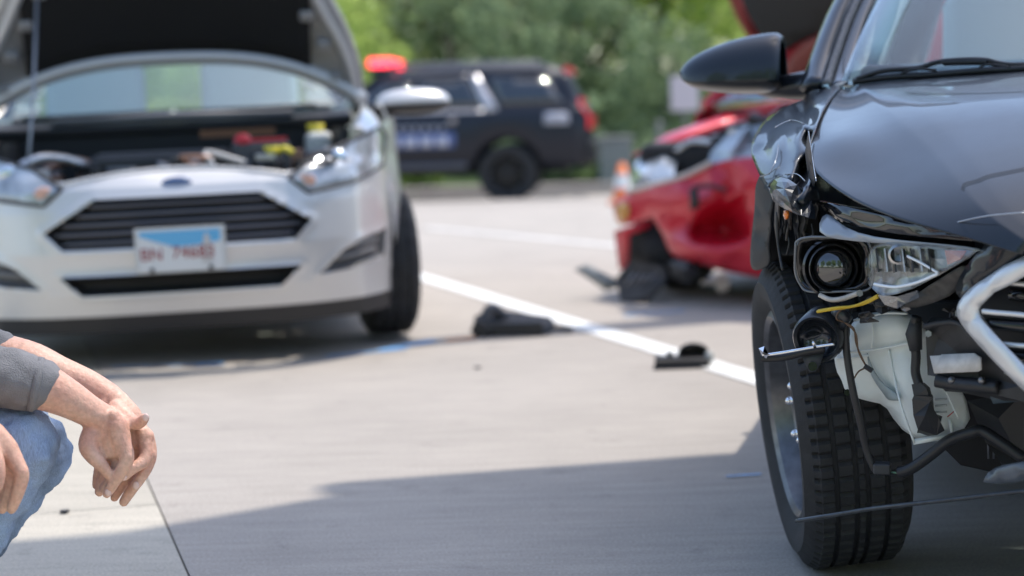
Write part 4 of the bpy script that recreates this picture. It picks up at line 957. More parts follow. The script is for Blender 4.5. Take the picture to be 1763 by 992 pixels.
bn = grid(hoodgrid(0, 1, 1, 0), 'bonnet', silver, FI.root, smooth=True, solid=.008, off=1)
inner_m = M('bonnet inner panel', (.30, .30, .31), .4, .4, var=.1)
grid(hoodgrid(0.01, .99, .985, -.022), 'bonnet_inner', inner_m, bn, smooth=True, solid=.006)
pad = M('bonnet pad felt', (.008, .008, .009), .95, bump=.3, bs=120)
rows = []
for i in range(13):
    r = []
    for k in range(21):
        u = k/20*2-1; s = .075+.85*i/12; y = u*min(.58, hw(s)*.84); r0 = rear(y); r.append(hood_pt(r0*(1-s*.5)+s, y, -.040+.004*sin(i*1.3)*sin(k*.9)))
    rows.append(r)
grid(rows, 'bonnet_pad', pad, bn, smooth=True, solid=.012)
B().tube([hood_pt(rear(y)+.035, y, -.035) for y in [.80*(i/20-1) for i in range(41)]], .036, 10, flat=.95).make('bonnet_rib', M('bonnet rib', (.55, .55, .56), .35, .4), bn, smooth=True)
for s in (1, -1):
    B().tube([hood_pt(q, s*(hw(q)-.045), -.03) for q in [.02+.95*i/20 for i in range(21)]], .022, 8).make('bonnet_rib', MATS['bonnet rib'], bn, smooth=True)
    for q in (.14, .3, .44, .58, .72):
        B().box(hood_pt(q, s*(hw(q)-.12), -.033), (.05, .06, .05), MX.Rotation(-HA, 3, 'Y')).make('bonnet_gusset', inner_m, bn, bevel=.012)
    B().tube([(HX+.0, s*.79, HZ-.03), (HX+.02, s*.77, HZ+.06), (HX+.08, s*.74, HZ+.14)], .018, 8).make('bonnet_hinge', steel, bn, smooth=True)
B().tube([(.50, -.55, .70), (.2, -.52, 1.1), (.03, -.50, 1.42)], .006, 8).make('prop_rod', M('prop rod grey', (.3, .31, .34), .4, .4), bn, smooth=True)

# ================================================================== police SUV
TP = P(884, 343, 26.2)
TA = Car('police_suv', 90+4, (TP.x-3.0, TP.y, TP.z), roll=0)
tag(TA.root, 'black police SUV with red roof light bar lit', 'car')
tpaint = M('navy black paint', (.008, .011, .020), .4, .0, coat=.2, spec=.35)
tst = dict(zs=[(1., .45), (-4.1, .48)], wb=[(1.0, .80), (.7, .96), (0, 1.0), (-3, 1.0), (-3.9, .98), (-4.15, .9)], zb=[(1., 1.05), (0, 1.18), (-1, 1.22), (-4.15, 1.26)],
           zt=[(1., 1.10), (.8, 1.17), (-.45, 1.27), (-.5, 1.29), (-1.25, 1.80), (-1.6, 1.87), (-2.5, 1.90), (-3.6, 1.88), (-3.85, 1.80), (-4.05, 1.35), (-4.15, 1.27)], wt=[(1., .7), (-.5, .82), (-1.3, .70), (-2.5, .72), (-3.7, .70), (-4.15, .85)])
shell('body', TA, tst, tpaint, 1.0, -4.15, .05, arches=((0, .40), (-3.0, .40)), arch_r=.47)
dw = M('black steel wheel', (.03, .03, .032), .4, .6)
for (x, y, sd) in ((0, .85, 1), (0, -.85, -1), (-3.0, .85, 1), (-3.0, -.85, -1)):
    wheel(TA, (x, y, .40), .40, .27, .24, sd, rim_mat=dw, spokes=6, n=64)
B().box((-1.5, 0, .50), (4.6, 1.5, .2)).make('underbody', dk, TA.root)
for s in (1, -1):
    side_panel('front_window', TA, tst, [(-.85, 1.30), (-1.35, 1.68), (-1.72, 1.70), (-1.72, 1.31)], winglass, s)
    side_panel('rear_door_window', TA, tst, [(-1.80, 1.31), (-1.80, 1.70), (-2.48, 1.71), (-2.68, 1.32)], winglass, s)
    side_panel('quarter_window', TA, tst, [(-2.95, 1.33), (-2.78, 1.72), (-3.55, 1.70), (-3.80, 1.34)], winglass, s)
    side_panel('window_trim', TA, tst, [(-2.50, 1.755), (-2.62, 1.755), (-2.90, 1.27), (-2.72, 1.25)], M('window trim silver', (.45, .45, .48), .35, .6), s, out=.010)
    side_panel('window_trim', TA, tst, [(-.75, 1.245), (-.75, 1.285), (-2.72, 1.285), (-2.72, 1.245)], MATS['window trim silver'], s, out=.010)
    side_panel('window_trim', TA, tst, [(-1.30, 1.735), (-1.35, 1.765), (-2.52, 1.765), (-2.52, 1.735)], M('roof trim grey', (.2, .2, .22), .35, .5), s, out=.010)
    side_panel('door_band', TA, tst, [(-.75, .78), (-.75, .98), (-2.30, .98), (-2.30, .78)], M('band blue', (.09, .13, .30), .4), s, out=.008, thick=.004)
    for k in range(6):
        x = -.95-.22*k
        side_panel('band_mark', TA, tst, [(x, .80), (x, .93), (x-.15, .93), (x-.15, .80)], M('mark white', (.55, .55, .62), .5), s, out=.012, thick=.004)
    for k in range(10):
        x = -1.02-.12*k
        side_panel('band_mark', TA, tst, [(x, 1.02), (x, 1.08), (x-.07, 1.08), (x-.07, 1.02)], M('mark grey', (.32, .32, .37), .5), s, out=.010, thick=.004)
    side_panel('unit_panel', TA, tst, [(-3.52, 1.06), (-3.52, 1.22), (-3.86, 1.22), (-3.86, 1.06)], M('unit white', (.40, .41, .47), .5), s, out=.010, thick=.004)
    side_panel('fuel_cap', TA, tst, [(-2.22, 1.10), (-2.22, 1.18), (-2.32, 1.18), (-2.32, 1.10)], M('handle chrome', (.4, .36, .35), .3, .6), s, out=.012, thick=.004)
    side_panel('rocker', TA, tst, [(-.55, .47), (-.55, .57), (-2.45, .57), (-2.45, .47)], M('rocker chrome', (.10, .10, .11), .3, .5), s, out=.012)
    rows = []
    for x0 in (-4.17, -4.11):
        rows.append([(x0+(.12 if z > 1.3 else 0), s*(.93 if x0 < -4.1 else .975), z) for z in (.98, 1.15, 1.32, 1.40)])
    grid(rows, 'tail_lamp', red_lens, TA.root, smooth=True, solid=.03)
    B().box((-3.84, s*.64, 1.79), (.12, .10, .08)).make('roof_marker', red_lens, TA.root, bevel=.03)
    B().tube([(-1.4, s*.68, 1.90), (-1.5, s*.68, 1.925), (-3.4, s*.68, 1.915), (-3.5, s*.68, 1.88)], .02, 8).make('roof_rail', steel, TA.root, smooth=True)
B().box((-4.16, 0, .68), (.14, 1.9, .30)).make('rear_bumper', black_plastic, TA.root, bevel=.05)
B().box((1.02, 0, .75), (.14, 1.75, .42)).make('front_bumper', black_plastic, TA.root, bevel=.05)
lb = B().box((-1.25, 0, 1.86), (.30, 1.25, .10)).make('light_bar', black_plastic, TA.root, bevel=.01)
for k in range(4):
    y = -.47+.31*k
    B().box((-1.25, y, 1.965), (.34, .30, .12)).make('light_module', M('light bar red', (.7, .02, .03), .2, emit=(1., .04, .08), es=2.6), lb, bevel=.03)
    for q in (-.09, .07): B().ball((-1.25+q, y+.0, 1.965), .05, 6, (1.1, 3.2, .8)).make('beacon_bulb', M('beacon orange', (.9, .4, .05), .3, emit=(1., .35, .05), es=5.), lb, smooth=True)
grid([[(-.52, y, 1.30) for y in (-.80, 0, .80)], [(-1.23, y, 1.80) for y in (-.66, 0, .66)]], 'windscreen', winglass, TA.root, solid=.02)

# ================================================================== crushed red car
RP = P(1060, 470, 9.0); _a = radians(36)
RE = Car('red_car', 36, (RP.x+.80*cos(_a)+.50*sin(_a), RP.y-.80*sin(_a)+.50*cos(_a), 0))
tag(RE.root, 'red car with smashed front and bonnet up beside black sedan', 'car')
redp = M('red car paint', (.60, .010, .032), .35, .15, coat=.5, flake=.1)
X0 = .55
fo = [(1084, 332, .52), (1120, 318, .62), (1170, 308, .70), (1222, 284, .74), (1262, 272, .76), (1320, 268, .80), (1450, 270, .82), (1560, 300, .70), (1640, 340, .45), (1640, 430, .45), (1560, 470, .70), (1440, 482, .80), (1320, 480, .80), (1240, 466, .80), (1200, 452, .78), (1155, 444, .72), (1142, 405, .68), (1124, 374, .62), (1060, 396, .48), (1056, 350, .46)]
fi_ = [(1095, 355, .58), (1140, 345, .70), (1180, 340, .78), (1230, 330, .80), (1290, 320, .84), (1200, 315, .70), (1260, 300, .74), (1160, 365, .72), (1200, 372, .74), (1260, 370, .60), (1290, 372, .76), (1180, 395, .72), (1220, 400, .52), (1260, 405, .48), (1290, 395, .74), (1190, 425, .86), (1240, 428, .92), (1300, 410, .84), (1380, 330, .84), (1450, 390, .84), (1380, 440, .86), (1520, 390, .74), (1210, 350, .84), (1245, 350, .74)]
rbm = RE.shard('bumper', fo, fi_, redp, sub=2, solid=.004)
_at = rbm.data.attributes['crease_edge']
for _e2 in rbm.data.edges:
    if _at.data[_e2.index].value < .9: _at.data[_e2.index].value = .2 if _e2.index % 3 else .7
RE.shard('bumper_corner', [(1058, 398, .47), (1124, 376, .60), (1118, 392, .55), (1084, 405, .5), (1082, 470, .5), (1066, 462, .48)], [], redp, sub=0, solid=.006)
RE.shard('bumper_hole', [(1066, 398, .42), (1125, 380, .5), (1160, 445, .6), (1150, 490, .5), (1080, 478, .42)], [], dk, sub=0, solid=.01)
RE.shard('corner_lamp', [(1057, 350, .475), (1084, 342, .56), (1087, 378, .56), (1060, 392, .49)], [(1072, 365, .55)], M('amber corner lens', (.65, .30, .06), .25, coat=.6), sub=1)
RE.shard('lamp_glass', [(1086, 325, .50), (1092, 285, .40), (1110, 258, .32), (1150, 245, .34), (1165, 275, .44), (1160, 305, .62), (1120, 314, .60)], [(1115, 290, .52), (1140, 280, .5), (1105, 300, .56)], lampm, sub=0, flat=True)
RE.tube('bumper_edge', [(1080, 330, .53), (1130, 318, .63), (1180, 302, .71), (1225, 280, .75)], .014, M('cream edge', (.6, .52, .46), .5))
RE.shard('nose_panel', [(1215, 290, .66), (1225, 262, .58), (1250, 235, .50), (1290, 215, .46), (1320, 215, .46), (1420, 240, .5), (1420, 275, .72), (1320, 272, .76), (1260, 276, .74)], [(1270, 245, .62), (1300, 240, .5), (1340, 250, .62), (1255, 262, .7)], M('bare grey metal', (.38, .40, .42), .35, .6, var=.4, vs=12), sub=0, flat=True)
RE.shard('number_plate_hook', [(1188, 325, .86), (1200, 322, .86), (1203, 358, .84), (1190, 360, .84)], [], dark_plastic, sub=0, solid=.02)
RE.tube('tow_strap', [(1195, 324, .86), (1220, 320, .86), (1250, 328, .85)], .012, M('dark red strap', (.12, .02, .03), .6))
RE.shard('wing_top', [(1088, 268, .15), (1150, 232, -.05), (1230, 205, -.25), (1340, 178, -.4), (1345, 196, -.4), (1240, 222, -.2), (1160, 248, .05)], [(1200, 224, -.1)], redp, sub=0, solid=.01)
rdm = random.Random(9)
for i in range(30):
    px = rdm.uniform(1100, 1420); py = 300-(px-1090)*.28+rdm.uniform(-34, 6) if px < 1330 else rdm.uniform(215, 270); x = rdm.uniform(.1, .45); c = RE.TX(px, py, x); m_ = [alu, steel, black_plastic, dark_plastic, black_plastic, lampm][rdm.randrange(6)]
    if rdm.random() < .55: B().box(c, (rdm.uniform(.05, .14), rdm.uniform(.05, .16), rdm.uniform(.03, .08)), MX.Rotation(rdm.uniform(-.6, .6), 3, 'X') @ MX.Rotation(rdm.uniform(0, 3), 3, 'Z')).make('engine_part', m_, RE.root, bevel=.006)
    else: B().tube(cr([c, c+V((rdm.uniform(-.1, .1), rdm.uniform(.05, .15), rdm.uniform(-.03, .06))), c+V((rdm.uniform(-.1, .1), rdm.uniform(.15, .3), rdm.uniform(-.03, .05)))], 5), rdm.uniform(.01, .022), 8).make('hose', m_, RE.root, smooth=True)
B().box((.1, 0, .60), (.7, 1.4, .3)).make('engine_block', dk, RE.root, bevel=.05)
B().box((-.1, 0, .28), (1.2, 1.45, .2)).make('underbody', dk, RE.root, bevel=.05)
# hanging pieces
RE.shard('hanging_grille', [(1066, 502, .66), (1062, 480, .64), (1086, 450, .62), (1142, 458, .66), (1150, 476, .68), (1118, 512, .72), (1082, 524, .70), (1070, 518, .68)], [(1100, 485, .64)], dark_plastic, sub=0, solid=.02, flat=True)
for i in range(4):
    RE.tube('mesh_bar', [(1078+i*12, 492-i*2, .71), (1092+i*12, 472, .69)], .006, steel, k=2)
RE.tube('grille_rim', [(1072, 520, .72), (1115, 512, .74), (1148, 478, .70)], .014, black_plastic)
RE.shard('hanging_strip', [(990, 464, .62), (1012, 456, .62), (1066, 484, .64), (1060, 496, .64), (1044, 500, .64)], [(1030, 478, .65)], M('grey strip', (.22, .24, .24), .55, var=.3, vs=30), sub=0, solid=.012)
RE.shard('hanging_duct', [(1150, 452, .70), (1190, 440, .74), (1205, 470, .74), (1185, 492, .72), (1158, 478, .7)], [(1180, 465, .8)], dark_plastic, sub=0, flat=True)
B().ball(RE.TX(1243, 488, .6), .045, 8, (.5, .9, 1)).make('dangling_lamp', M('pale lamp', (.75, .66, .56), .4), RE.root, smooth=True)
RE.tube('dangling_bar', [(1207, 487, .62), (1232, 486, .62)], .010, MATS['pale lamp'], k=2)
for (x, y, sd) in ((0, .74, 1), (0, -.72, -1), (-2.6, .74, 1), (-2.6, -.74, -1)): wheel(RE, (x, y, .31), .31, .2, .2, sd, rim_mat=alu, spokes=5, n=64)
rst = dict(zs=[(-.35, .25), (-3.3, .28)], wb=[(-.35, .84), (-1.5, .87), (-2.8, .86), (-3.3, .72)], zb=[(-.35, .90), (-1.5, .95), (-3.3, .98)], zt=[(-.35, .95), (-1.5, .97), (-3.3, 1.0)], wt=[(-.35, .75), (-3.3, .66)])
shell('body', RE, rst, redp, -.35, -3.3, .08, arches=((-2.6, .31),), arch_r=.35, open_top=True)
B().box((-1.8, 0, .55), (2.6, 1.5, .5)).make('cabin_floor', dk_, RE.root)
ws = [[(-.35+.1*(1-s*s)+(-1.15+.35)*t, .74*s+(.56-.74)*s*t, .93+(1.40-.93)*t+.02*(1-s*s)) for s in [k/4-1 for k in range(9)]] for t in [i/5 for i in range(6)]]
grid(ws, 'windscreen', glass('red car screen', (.7, .82, .84), .25), RE.root, smooth=True, solid=.004)
grid([[(x, .58*s, z+.03*(1-s*s)) for s in (-1, -.5, 0, .5, 1)] for x, z in ((-1.15, 1.40), (-1.9, 1.43), (-2.7, 1.36))], 'roof', redp, RE.root, smooth=True, solid=.03)
for s in (1, -1):
    B().tube([(-.38, s*.77, .92), (-.8, s*.67, 1.2), (-1.17, s*.58, 1.40)], .04, 8).make('pillar', redp, RE.root, smooth=True)
    B().tube([(-2.7, s*.58, 1.36), (-3.1, s*.7, .98)], .08, 8).make('rear_pillar', redp, RE.root, smooth=True)
    grid([[(-1.2, s*.58, 1.39), (-2.65, s*.58, 1.36)], [(-.45, s*.79, .95), (-3., s*.78, .99)]], 'side_window', MATS['red car screen'], RE.root, solid=.004)
# its bonnet, folded upright
bo = RE.shard('bonnet', [(1236, -60, .30), (1258, 0, .24), (1276, 40, .18), (1300, 78, .10), (1330, 110, .0), (1360, 150, -.20), (1420, 180, -.30), (1520, 190, -.34), (1660, 190, -.34), (1660, 20, .2), (1640, -150, .55), (1400, -170, .60), (1260, -130, .50)], [(1330, 30, .16), (1420, 60, .05), (1400, -60, .35), (1520, 0, .25), (1550, 100, -.05)], redp, sub=1, solid=.012)
RE.shard('bonnet_pad', [(1262, -60, .33), (1274, 0, .27), (1292, 36, .22), (1316, 74, .14), (1345, 92, .06), (1380, 70, .10), (1440, 40, .16), (1620, 30, .22), (1600, -140, .55), (1400, -150, .6), (1280, -120, .5)], [(1330, 20, .21), (1420, -40, .36)], M('brown grey pad', (.045, .042, .04), .95), sub=1, solid=.012, parent=bo)
RE.tube('bonnet_edge', [(1240, -60, .33), (1262, 0, .27), (1279, 38, .21), (1303, 76, .13)], .018, M('faded red edge', (.34, .07, .055), .5), parent=bo)
RE.shard('bonnet_hinge_panel', [(1340, 150, .0), (1350, 118, .04), (1378, 68, .12), (1440, 52, .14), (1460, 110, .02), (1420, 150, -.05)], [(1390, 110, .08)], M('inner red', (.30, .07, .05), .5), sub=1, solid=.01, parent=bo)
# ================================================================== people
def remesh(b, name, mat, parent, voxel, smooth_it=4):
    me = bpy.data.meshes.new(name); me.from_pydata([tuple(v) for v in b.v], [], b.f); me.update()
    o = bpy.data.objects.new(name, me); COL.objects.link(o)
    md = o.modifiers.new('r', 'REMESH'); md.mode = 'VOXEL'; md.voxel_size = voxel
    ms = o.modifiers.new('s', 'SMOOTH'); ms.iterations = smooth_it; ms.factor = .5
    bpy.context.view_layer.update()
    m2 = bpy.data.meshes.new_from_object(o.evaluated_get(bpy.context.evaluated_depsgraph_get()))
    bpy.data.objects.remove(o); m2.materials.clear(); m2.materials.append(mat)
    for p in m2.polygons: p.use_smooth = True
    o = bpy.data.objects.new(name, m2); COL.objects.link(o)
    if parent is not None:
        o.parent = parent; o.matrix_parent_inverse = parent.matrix_world.inverted()
    return o
def limb(b, pts, n=14, k=5, flat=1.):
    """pts: (point, radius) list, swept smoothly, round ends"""
    q = cr([(*p, r) for p, r in pts], k)
    b.tube([x[:3] for x in q], [max(.002, x[3]) for x in q], n, flat=flat)
    b.ball(q[0][:3], q[0][3]*.99, 7); b.ball(q[-1][:3], q[-1][3]*.99, 7)
skin = M('skin', (.66, .39, .285), .5, var=.16, vs=28, bump=.12, bs=260)
def skin_nodes(m):
    n = m.node_tree; b_ = n.nodes['Principled BSDF']; tc = [x for x in n.nodes if x.type == 'TEX_COORD'][0]
    t = n.nodes.new('ShaderNodeTexNoise'); t.inputs['Scale'].default_value = 14; t.inputs['Detail'].default_value = 5; t.inputs['Roughness'].default_value = .65
    n.links.new(tc.outputs['Object'], t.inputs['Vector'])
    r = n.nodes.new('ShaderNodeValToRGB'); e = r.color_ramp.elements
    e[0].position = .33; e[0].color = (.62, .33, .24, 1); e[1].position = .68; e[1].color = (.70, .45, .335, 1)
    n.links.new(t.outputs[0], r.inputs[0])
    t2 = n.nodes.new('ShaderNodeTexNoise'); t2.inputs['Scale'].default_value = 130; t2.inputs['Detail'].default_value = 3; n.links.new(tc.outputs['Object'], t2.inputs['Vector'])
    mr = n.nodes.new('ShaderNodeMapRange'); mr.inputs[1].default_value = .3; mr.inputs[2].default_value = .7; mr.inputs[3].default_value = .86; mr.inputs[4].default_value = 1.1; n.links.new(t2.outputs[0], mr.inputs[0])
    s = n.nodes.new('ShaderNodeVectorMath'); s.operation = 'SCALE'; n.links.new(r.outputs[0], s.inputs[0]); n.links.new(mr.outputs[0], s.inputs[3]); n.links.new(s.outputs[0], b_.inputs['Base Color'])
    v = n.nodes.new('ShaderNodeTexVoronoi'); v.feature = 'DISTANCE_TO_EDGE'; v.inputs['Scale'].default_value = 170; n.links.new(tc.outputs['Object'], v.inputs['Vector'])
    w_ = n.nodes.new('ShaderNodeTexNoise'); w_.inputs['Scale'].default_value = 38; w_.inputs['Detail'].default_value = 4; n.links.new(tc.outputs['Object'], w_.inputs['Vector'])
    b1 = n.nodes.new('ShaderNodeBump'); b1.inputs['Strength'].default_value = .35; b1.inputs['Distance'].default_value = .002; n.links.new(v.outputs[0], b1.inputs['Height'])
    b2 = n.nodes.new('ShaderNodeBump'); b2.inputs['Strength'].default_value = .6; b2.inputs['Distance'].default_value = .004; n.links.new(w_.outputs[0], b2.inputs['Height']); n.links.new(b1.outputs[0], b2.inputs['Normal']); n.links.new(b2.outputs[0], b_.inputs['Normal'])
skin_nodes(skin)
_n = skin.node_tree.nodes['Principled BSDF']; _n.inputs['Subsurface Weight'].default_value = .2; _n.inputs['Subsurface Radius'].default_value = (.012, .005, .003); _n.inputs['Specular IOR Level'].default_value = .35
shirt = M('grey cotton', (.21, .205, .21), .95, var=.12, vs=25, bump=.5, bs=420)
def denim_mat():
    m = M('denim', (.25, .34, .49), .95, var=.3, vs=10)
    n = m.node_tree; b_ = n.nodes['Principled BSDF']; tc = [x for x in n.nodes if x.type == 'TEX_COORD'][0]; src = b_.inputs['Base Color'].links[0].from_socket
    mp = n.nodes.new('ShaderNodeMapping'); mp.inputs['Scale'].default_value = (700, 700, 90); mp.inputs['Rotation'].default_value = (0, .35, 0); n.links.new(tc.outputs['Object'], mp.inputs[0])
    t = n.nodes.new('ShaderNodeTexNoise'); t.inputs['Scale'].default_value = 1; t.inputs['Detail'].default_value = 2; n.links.new(mp.outputs[0], t.inputs['Vector'])
    mr = n.nodes.new('ShaderNodeMapRange'); mr.inputs[1].default_value = .3; mr.inputs[2].default_value = .7; mr.inputs[3].default_value = .80; mr.inputs[4].default_value = 1.18; n.links.new(t.outputs[0], mr.inputs[0])
    s = n.nodes.new('ShaderNodeVectorMath'); s.operation = 'SCALE'; n.links.new(src, s.inputs[0]); n.links.new(mr.outputs[0], s.inputs[3]); n.links.new(s.outputs[0], b_.inputs['Base Color'])
    mp2 = n.nodes.new('ShaderNodeMapping'); mp2.inputs['Scale'].default_value = (26, 20, 9); mp2.inputs['Rotation'].default_value = (0, .9, 0); n.links.new(tc.outputs['Object'], mp2.inputs[0])
    t2 = n.nodes.new('ShaderNodeTexNoise'); t2.inputs['Scale'].default_value = 1; t2.inputs['Detail'].default_value = 5; n.links.new(mp2.outputs[0], t2.inputs['Vector'])
    b1 = n.nodes.new('ShaderNodeBump'); b1.inputs['Strength'].default_value = .8; b1.inputs['Distance'].default_value = .02; n.links.new(t2.outputs[0], b1.inputs['Height'])
    b2 = n.nodes.new('ShaderNodeBump'); b2.inputs['Strength'].default_value = .4; b2.inputs['Distance'].default_value = .002; n.links.new(t.outputs[0], b2.inputs['Height']); n.links.new(b1.outputs[0], b2.inputs['Normal']); n.links.new(b2.outputs[0], b_.inputs['Normal'])
    return m
denim = denim_mat()
nail = M('nail', (.74, .52, .45), .25, coat=.3)
hairm = M('brown hair', (.05, .035, .025), .7, bump=.5, bs=90)
D0 = 3.1
def Q(px, py, d=0.): return tuple(P(px, py, D0+d))
def R_(px): return px/(F/D0)
person = empty('person', tuple(G(-120, 985)))
tag(person, 'person in grey sleeves and blue jeans crouching with hands clasped', 'person')
def chain(b, pts, n=12):
    limb(b, [(Q(x, y, d), R_(r)) for x, y, d, r in pts], n, 5)
b = B()
# near arm and hand
elb = (-175, 690, -.02)
nearfore = [(-190, 640, -.05, 58), (-110, 640, -.05, 54), (-20, 648, -.04, 48), (60, 662, -.03, 43), (110, 683, -.02, 35), (150, 706, -.01, 28.5), (182, 724, 0, 26)]
chain(b, nearfore, 16)
def palm(b, ctr):
    for a, c in zip(ctr, ctr[1:]): chain(b, [a, ((a[0]+c[0])/2, (a[1]+c[1])/2, (a[2]+c[2])/2, (a[3]+c[3])/2), c])
palm(b, [(184, 724, 0, 25), (190, 748, 0, 25), (193, 772, 0, 22)])
palm(b, [(172, 735, 0, 23), (168, 758, .015, 22), (172, 778, .02, 19)])
palm(b, [(200, 732, -.01, 21), (208, 756, -.012, 19), (212, 776, -.012, 16)])
chain(b, [(158, 748, -.012, 19), (152, 768, -.022, 17.5), (162, 787, -.026, 14.5), (177, 803, -.026, 11), (186, 816, -.022, 9.5)])   # thumb side
chain(b, [(208, 752, -.014, 15), (219, 783, -.02, 13), (216, 797, -.022, 12.4), (204, 818, -.022, 11), (192, 838, -.018, 10), (184, 850, -.016, 8.6)])   # index
chain(b, [(196, 768, .004, 14), (203, 798, .0, 12), (192, 824, .002, 10.5), (180, 843, .004, 9.3)])
chain(b, [(182, 775, .018, 14), (184, 803, .018, 12), (177, 828, .018, 10.5), (171, 847, .016, 9)])
chain(b, [(170, 772, .030, 12), (172, 800, .032, 10.5), (168, 822, .032, 9), (166, 836, .03, 8)])
b.ball(Q(196, 716, -.016), R_(11), 7); b.ball(Q(219, 786, -.022), R_(13), 7)
# far arm and hand, laid over the first
farfore = [(-150, 600, .16, 50), (-60, 606, .14, 46), (40, 622, .115, 40), (100, 645, .10, 34), (150, 664, .09, 29), (188, 684, .075, 25)]
chain(b, farfore, 16)
palm(b, [(188, 684, .075, 25), (208, 706, .06, 25), (226, 735, .045, 22), (236, 757, .04, 18)])
palm(b, [(200, 690, .06, 21), (224, 716, .05, 21), (246, 752, .04, 15)])
palm(b, [(188, 700, .06, 21), (204, 730, .05, 20), (222, 768, .04, 15)])
chain(b, [(200, 704, .03, 17), (214, 716, .02, 15.5), (230, 728, .012, 13), (242, 727, .004, 11), (249, 720, -.002, 9)])          # thumb, tip to the right
chain(b, [(246, 746, .03, 14), (252, 776, .022, 12.5), (246, 795, .01, 11.5), (230, 806, -.002, 10.5), (214, 820, -.008, 9)])   # index curls back
chain(b, [(252, 750, .045, 14), (259, 782, .04, 12.3), (252, 806, .03, 11.3), (240, 826, .022, 10.3), (232, 838, .018, 9)])
chain(b, [(240, 762, .05, 13.5), (246, 800, .05, 12), (236, 828, .045, 11), (222, 850, .04, 10), (213, 864, .036, 9)])
chain(b, [(228, 764, .058, 13), (226, 800, .06, 11.5), (214, 828, .058, 10.3), (202, 848, .055, 9), (197, 857, .053, 8)])
b.ball(Q(256, 783, .03), R_(13), 7); b.ball(Q(252, 752, .03), R_(14), 7)
# the rest of the figure, left of the frame
hip = P(-420, 830, D0+.05); neck = P(-330, 270, D0+.06); head = P(-285, 130, D0+.06)
def pt(p, d=(0, 0, 0)): return tuple(V(p)+V(d))
limb(b, [(pt(hip), .14), (pt(hip.lerp(neck, .35)), .135), (pt(hip.lerp(neck, .7)), .145), (pt(hip.lerp(neck, .92)), .10), (pt(neck), .06), (pt(neck.lerp(head, .4)), .055)])
b.ball(pt(head), .095, 12, (1.0, .82, 1.22)); b.ball(pt(head, (.03, 0, -.06)), .07, 10, (1, .85, .9))
b.ball(pt(head, (.105, 0, -.01)), .017, 7, (1, .8, 1.3)); b.ball(pt(head, (.085, 0, -.055)), .02, 7, (1, 1.3, .6)); b.ball(pt(head, (-.005, -.082, -.005)), .022, 7, (.8, .4, 1.3)); b.ball(pt(head, (-.005, .082, -.005)), .022, 7, (.8, .4, 1.3))
shn = neck.lerp(hip, .12)
nsh = shn+V((0, -.17, 0)); fsh = shn+V((0, .17, 0))
nel = V(Q(-190, 640, -.05)); fel = V(Q(-150, 600, .16))
limb(b, [(pt(nsh), .062), (pt(nsh.lerp(nel, .5)), .055), (pt(nel), R_(58))]); limb(b, [(pt(fsh), .062), (pt(fsh.lerp(fel, .5)), .055), (pt(fel), R_(50))])
legs = []
kn = V(Q(36, 757, .0)); kf = V(Q(66, 772, .16))
an = V((kn.x-.18, kn.y, .09)); af = V((kf.x-.20, kf.y+.02, .09))
hn = hip+V((0, -.09, 0)); hf = hip+V((0, .09, 0))
for h_, k_, a_ in ((hn, kn, an), (hf, kf, af)):
    limb(b, [(pt(h_), .085), (pt(h_.lerp(k_, .5)), .075), (pt(k_), .05), (pt(k_.lerp(a_, .25)), .052), (pt(k_.lerp(a_, .6)), .046), (pt(a_), .036)])
    limb(b, [(pt(a_), .036), (pt(a_, (.02, 0, -.045)), .036), (pt(a_, (.13, 0, -.055)), .03), (pt(a_, (.18, 0, -.06)), .024)])
body = remesh(b, 'body', skin, person, .0032, 3)
# clothes
b = B()
for h_, k_, a_ in ((hn, kn, an), (hf, kf, af)):
    limb(b, [(pt(h_), .11), (pt(h_.lerp(k_, .5)), .088), (pt(h_.lerp(k_, .85), (0, 0, .0)), .070), (pt(k_), .064), (pt(k_.lerp(a_, .18)), .066), (pt(k_.lerp(a_, .6)), .064), (pt(a_, (0, 0, .01)), .06)], 20, 7)
limb(b, [(pt(hip, (-.03, 0, -.02)), .16), (pt(hip.lerp(neck, .22)), .15)])
jn = remesh(b, 'jeans', denim, person, .007, 6)
md = jn.modifiers.new('wrinkle', 'DISPLACE'); tx = bpy.data.textures.new('wr', 'CLOUDS'); tx.noise_scale = .045; tx.noise_depth = 3; md.texture = tx; md.strength = .028; md.mid_level = .5; md.texture_coords = 'LOCAL'
seam_done = 0
def seam(pts, nm='seam'):
    B().tube(cr([Q(*p) for p in pts], 5), .0022, 6).make(nm, M('denim seam', (.08, .12, .2), .9), jn, smooth=True)
b = B()
limb(b, [(pt(hip.lerp(neck, .12)), .165), (pt(hip.lerp(neck, .4)), .15), (pt(hip.lerp(neck, .72)), .165), (pt(hip.lerp(neck, .93)), .105), (pt(neck, (0, 0, -.02)), .068)])
limb(b, [(pt(nsh), .078), (pt(nsh.lerp(nel, .5)), .07), (pt(nel), R_(66))]); limb(b, [(pt(fsh), .078), (pt(fsh.lerp(fel, .5)), .07), (pt(fel), R_(58))])
limb(b, [(Q(-190, 640, -.05), R_(66)), (Q(-110, 640, -.05), R_(61)), (Q(-40, 644, -.045), R_(56)), (Q(20, 652, -.04), R_(52)), (Q(60, 661, -.035), R_(47))], 20)
limb(b, [(Q(-150, 600, .16), R_(58)), (Q(-60, 606, .14), R_(52)), (Q(0, 614, .125), R_(46))], 20)
sh_ = remesh(b, 'shirt', shirt, person, .006, 5)
md = sh_.modifiers.new('wrinkle', 'DISPLACE'); tx = bpy.data.textures.new('wr2', 'CLOUDS'); tx.noise_scale = .05; tx.noise_depth = 2; md.texture = tx; md.strength = .016; md.mid_level = .5; md.texture_coords = 'LOCAL'
cf = B(); c0 = V(Q(66, 662.5, -.034)); c1 = V(Q(56, 660.5, -.036)); cf.tube([c1, c0, c0+(c0-c1)*.35], [R_(48), R_(48), R_(44)], 28).make('cuff', shirt, sh_, smooth=True)
